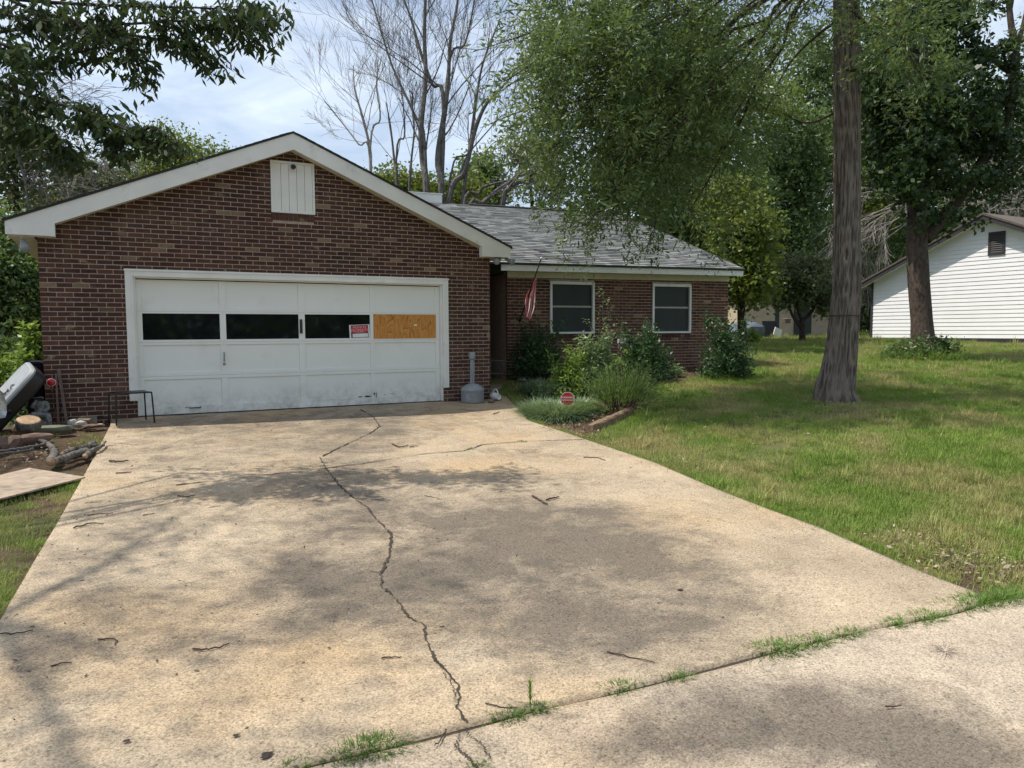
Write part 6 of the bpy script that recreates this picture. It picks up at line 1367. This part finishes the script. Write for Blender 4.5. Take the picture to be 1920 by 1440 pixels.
# ---- flag
fm = at(981, 598, 14.6); ft = at(1015, 484, 13.7); fm = ft + (at(975, 600, 15.4) - ft) * 1.0; t = empty('flag', fm, 'furled red and white striped flag on a slanting pole by the porch', 'flag')
B().tube([fm, ft], .012, 10).obj('pole', M_blackmetal, t, True); B().lathe([(.016, -.02), (.02, 0), (.012, .02)], ft, 12, unit(ft - fm)).obj('finial', M_whitepl, t, True)
B().lathe([(.03, 0), (.03, .05), (.02, .08)], fm - unit(ft - fm) * .04, 12, unit(ft - fm)).obj('bracket', M_blackmetal, t)
m, nt, b_ = mat('flag_cloth'); uvn = attr(nt, 'stripe'); st_ = math_(nt, 'GREATER_THAN', math_(nt, 'FRACT', math_(nt, 'MULTIPLY', uvn, 6.5)), .5); nt.links.new(mixc(nt, st_, (.50, .045, .07), (.86, .80, .78)), b_.inputs['Base Color']); b_.inputs['Roughness'].default_value = .8
nu, nv = 64, 26; V = []; stv = []
pa, pb = ft + (fm - ft) * .36, ft + (fm - ft) * .86
left = [(1004, 522), (996, 540), (987, 552), (984, 568), (985, 580), (983, 592), (985, 594)]; rightp = [(1006, 524), (1004, 540), (1003, 560), (1001, 578), (998, 588), (996, 595), (993, 597)]
Df = depth((pa + pb) / 2) - .05
Lq = resample(np.array([at(a, c, Df) for a, c in left]), nv); Rq = resample(np.array([at(a, c, Df) for a, c in rightp]), nv)
for i in range(nv):
    for j in range(nu):
        u = j / (nu - 1); amp = .035 + .03 * i / nv; V.append(Lq[i] * (1 - u) + Rq[i] * u + fd * amp * math.sin(u * 13 + i * .10 + .5 * math.sin(i * .3)) + [0, 0, -.02 * math.sin(u * 9) * (i / nv)]); stv.append(u * .62 + .02 * math.sin(i * .25))
cl_ = mk('cloth', V, [(i * nu + j, i * nu + j + 1, (i + 1) * nu + j + 1, (i + 1) * nu + j) for i in range(nv - 1) for j in range(nu - 1)], m, t, True); a_ = cl_.data.attributes.new('stripe', 'FLOAT', 'POINT'); a_.data.foreach_set('value', np.array(stv, np.float32))
# ---- porch rack and edging stones
rk = at(935, 700, 15.6); t = empty('wire_rack', [rk[0], rk[1], float(terr(rk[0], rk[1]))], 'thin dark wire rack in the porch opening', 'rack'); b = B(); w_ = .16
for z_ in (.0, .28): b.tube([rk + R0 * -w_ + [0, 0, z_], rk + R0 * w_ + [0, 0, z_ - .02]], .006, 6)
for i in range(6): b.tube([rk + R0 * (-w_ + i * w_ * .4), rk + R0 * (-w_ + i * w_ * .4) + [0, 0, .28]], .004, 5)
b.obj('wire', M_greypl, t)
for i, (px, py, lab) in enumerate(((958, 710, 'edging stone nearest the porch opening'), (968, 709, 'middle edging stone beside the walkway'), (978, 713, 'edging stone closest to the grass clump'), (1224, 703, 'white stone on the mulch under the right window'))): rock('edging_stone', lab, px, py, .09, .07, .05, M_stone, 'stone', 'edging stones of the garden bed', seed=20 + i)
# timber edge of the bed
a_, c_ = gp(1106, 806, .0), gp(1182, 771, .0); t = empty('landscape_timber', a_, 'weathered landscape timber edging the front of the garden bed', 'timber'); d = unit(c_ - a_); s1 = np.array([-d[1], d[0], 0]); n = 14; V = []; Fq = []
for i in range(n):
    q = a_ + (c_ - a_) * i / (n - 1)
    for (u, z_) in ((-.055, -.05), (.055, -.05), (.058, .045), (.04, .065), (-.04, .065), (-.058, .045)): V.append(q + s1 * (u + rng.normal(0, .004)) + [0, 0, z_ + rng.normal(0, .004)])
Fq = [(i * 6 + j, i * 6 + (j + 1) % 6, (i + 1) * 6 + (j + 1) % 6, (i + 1) * 6 + j) for i in range(n - 1) for j in range(6)] + [tuple(range(5, -1, -1)), tuple(range((n - 1) * 6, n * 6))]
mk('beam', V, Fq, M_timber, t)
# ---- litter: fallen leaves and mulch chips, and twigs on the concrete
P = []
for (px, py, rx, ry, n) in ((1800, 1045, 130, 36, 260), (1690, 1000, 70, 25, 60), (1110, 780, 40, 14, 260), (1250, 712, 70, 8, 160), (1095, 810, 40, 10, 180), (60, 850, 60, 20, 200), (1040, 800, 40, 6, 80), (1560, 757, 60, 12, 130), (1450, 800, 200, 40, 120), (1300, 870, 120, 30, 60)):
    c = gp(px, py); D = depth(c); k = D / F_; h_ = max(.5, CAM[2] - c[2]); q = rng.normal(size=(n, 2)) * [.5, .5]; FWh = np.array([fw[0], fw[1]]) / np.linalg.norm(fw[:2])
    xy = c[:2] + q[:, :1] * rx * k * R0[:2] + q[:, 1:] * ry * D * k / h_ * FWh; P.append(np.c_[xy, terr(xy[:, 0], xy[:, 1]) - .015 + .02 * rng.random(n)])
P = np.concatenate(P); tag(leaf_obj('leaf_litter', P, .036, M_dryleaf, None, aspect=.5, droop=.0, flat=.9), kind='stuff')
# mulch in the bed
x = U(6.5, 14, 30000); y = U(-5, 2, 30000); k = in_poly(x, y, bed_poly); x, y = x[k][:5200], y[k][:5200]; tag(leaf_obj('mulch', np.c_[x, y, terr(x, y) - .04], .06, leafmat('mulch_chips', (.05, .03, .02), (.17, .10, .06), .0), None, aspect=.3, flat=.8, droop=.0), kind='stuff')
# small debris on the driveway
n = 1500; v_ = rng.random(n) ** .5; i = (v_ * 150).astype(int).clip(0, 159); u = rng.random(n) ** 1.5; xy = Lc[i, :2] * (1 - u[:, None]) + Rc[i, :2] * u[:, None]; tag(leaf_obj('driveway_debris', np.c_[xy, terr(xy[:, 0], xy[:, 1]) + .004], .022, leafmat('debris', (.05, .035, .025), (.12, .08, .05), 0.), None, aspect=.35, flat=.97, droop=0.), kind='stuff')
TWG = 'fallen twigs on the driveway'
def twig(label, pts, r=.006):
    P = poly_smooth(np.array([gp(a, c, r + .004) for a, c in pts]), 4); P[1:-1] += rng.normal(size=(len(P) - 2, 3)) * [.004, .004, .002]; V, Fq = tube(P, np.linspace(r, r * .6, len(P)), 6); tag(mk('twig', V, Fq, M_twig, None, True), label, 'twig', TWG)
for lab, pts, r in (('short thick dark stick near the left edge of the driveway', [(205, 864), (222, 865), (241, 863)], .011), ('straight twig below the short thick stick', [(217, 887), (232, 886), (246, 885)], .007), ('fine twig on the pale patch left of the long crack', [(333, 929), (350, 931), (366, 928)], .006),
                  ('long thin twig on the left of the driveway', [(163, 966), (185, 963), (212, 961)], .005), ('branching twig by the driveway left edge', [(138, 990), (160, 983), (178, 980), (194, 982)], .006), ('right-angled twig in the left foreground', [(183, 1198), (214, 1197), (216, 1209)], .004), ('double twig in the foreground left of the crack', [(361, 1216), (385, 1217), (408, 1214), (430, 1206)], .005),
                  ('bent dark twig at the left foreground', [(95, 1249), (112, 1243), (134, 1242)], .004), ('thick twig beside the foreground crack', [(715, 1234), (735, 1232), (753, 1231)], .004), ('long straight dark twig in the right foreground', [(1138, 1221), (1180, 1230), (1228, 1242)], .004), ('stout twig in the middle of the driveway, left of a pair', [(998, 929), (1012, 937), (1027, 945)], .009), ('stout twig in the middle of the driveway, right of a pair', [(1024, 937), (1036, 934), (1048, 931)], .009),
                  ('curved twig near the seedling', [(910, 1318), (940, 1325), (970, 1326)], .003), ('forked twig crossing the front joint', [(836, 1367), (828, 1385), (815, 1398)], .004), ('twig on the far right of the driveway', [(1094, 857), (1120, 858), (1135, 863)], .006), ('crossed thin twigs near the garage', [(735, 832), (750, 838), (765, 834)], .008), ('twig in shade right of the crack top', [(768, 838), (784, 836)], .006), ('lone twig by the walkway shadow', [(925, 776), (937, 772)], .008), ('thin twig on the mid left driveway', [(268, 966), (290, 962)], .005), ('small pale curved twig in the centre', [(796, 929), (812, 932), (828, 936)], .003), ('short twig on the apron', [(1660, 1324), (1690, 1322)], .004), ('thin straight twig in the left foreground edge', [(0, 1188), (40, 1186), (62, 1181)], .004)): twig(lab, pts, r)
# dry pine needle bundle and pits on the apron
tuft_plant('dry_grass_wisp', 'wisp of dry grass lying on the apron at right', 1772, 1218, 26, .10, .004, M_stake, .03, 'weed', None, (.9, .97), .2, 3, base=gp(1772, 1218), zo=.0)
pit = B()
for (px, py, r) in ((500, 1415, .028), (238, 1388, .016), (443, 1378, .014), (617, 1214, .009), (566, 1311, .008), (1275, 1105, .02)):
    c = gp(px, py, .0075); n = 12; q = [c + [r * math.cos(a) * U(.6, 1.2), r * .8 * math.sin(a) * U(.6, 1.2), 0] for a in np.linspace(0, 6.28, n, endpoint=False)]; pit.add(q, [tuple(range(n))])
pit.obj('pit', M_crack, driveway)
# ---- things by the far shed
p = at(1446, 632, 34.5); o = B().box((-.42, -.03, 0), (.42, .03, .75), lambda V: p + V[:, :1] * dv + V[:, 1:2] * nvv + V[:, 2:] * np.array([0, .0, 1.]) + nvv * (V[:, 2:] * .2)).obj('dark_panel', M_blackmetal); tag(o, 'dark sheet propped against the beige shed', 'panel')
p = at(1456, 630, 33.5); q_ = np.array(Matrix.Rotation(.35, 3, Vector(nvv))); o = B().box((-.22, -.02, 0), (.22, .02, .36), lambda V: p + (V[:, :1] * dv + V[:, 1:2] * nvv + V[:, 2:] * np.array([0, 0, 1.])) @ q_.T).obj('white_board', M_whitepl, bevel=.01); tag(o, 'tilted white board leaning in front of the dark sheet', 'board')
rock('tarp_heap', 'grey-blue tarpaulin heap left of the shed', 1400, 634, 1.1, .8, .55, M_tarp, 'tarpaulin', None, 33, 40)
tag(B().lathe([(.16, 0), (.20, .2), (.17, .22)], at(1475, 606, 34.8), 14).obj('hanging_basket', M_stake), 'brown hanging basket on the shed wall beside the door', 'basket')
# rope tied round the oak trunk
qz = at(1590, 592, OD); i = int(np.argmin(np.abs(TPs[:, 2] - qz[2]))); cen_ = TPs[i]; rr_ = TR[i] + .022; n = 40
rope = B(); rope.tube([cen_ + np.array([rr_ * math.cos(a), rr_ * math.sin(a), .004 * math.sin(5 * a)]) for a in np.linspace(0, 6.283, n)], .008, 6)
kd = unit(R0 * .75 - fw * .65); kn = cen_ + kd * (rr_ + .01); rope.tube([kn, kn + kd * .02 + [0, 0, .02], kn + kd * .03 - [0, 0, .05], kn + kd * .015 - [0, 0, .14]], .012, 6); tag(rope.obj('rope', M_twig, None, True), 'dark rope knotted round the big oak trunk', 'rope')
print('leaves', LEAVES[0])
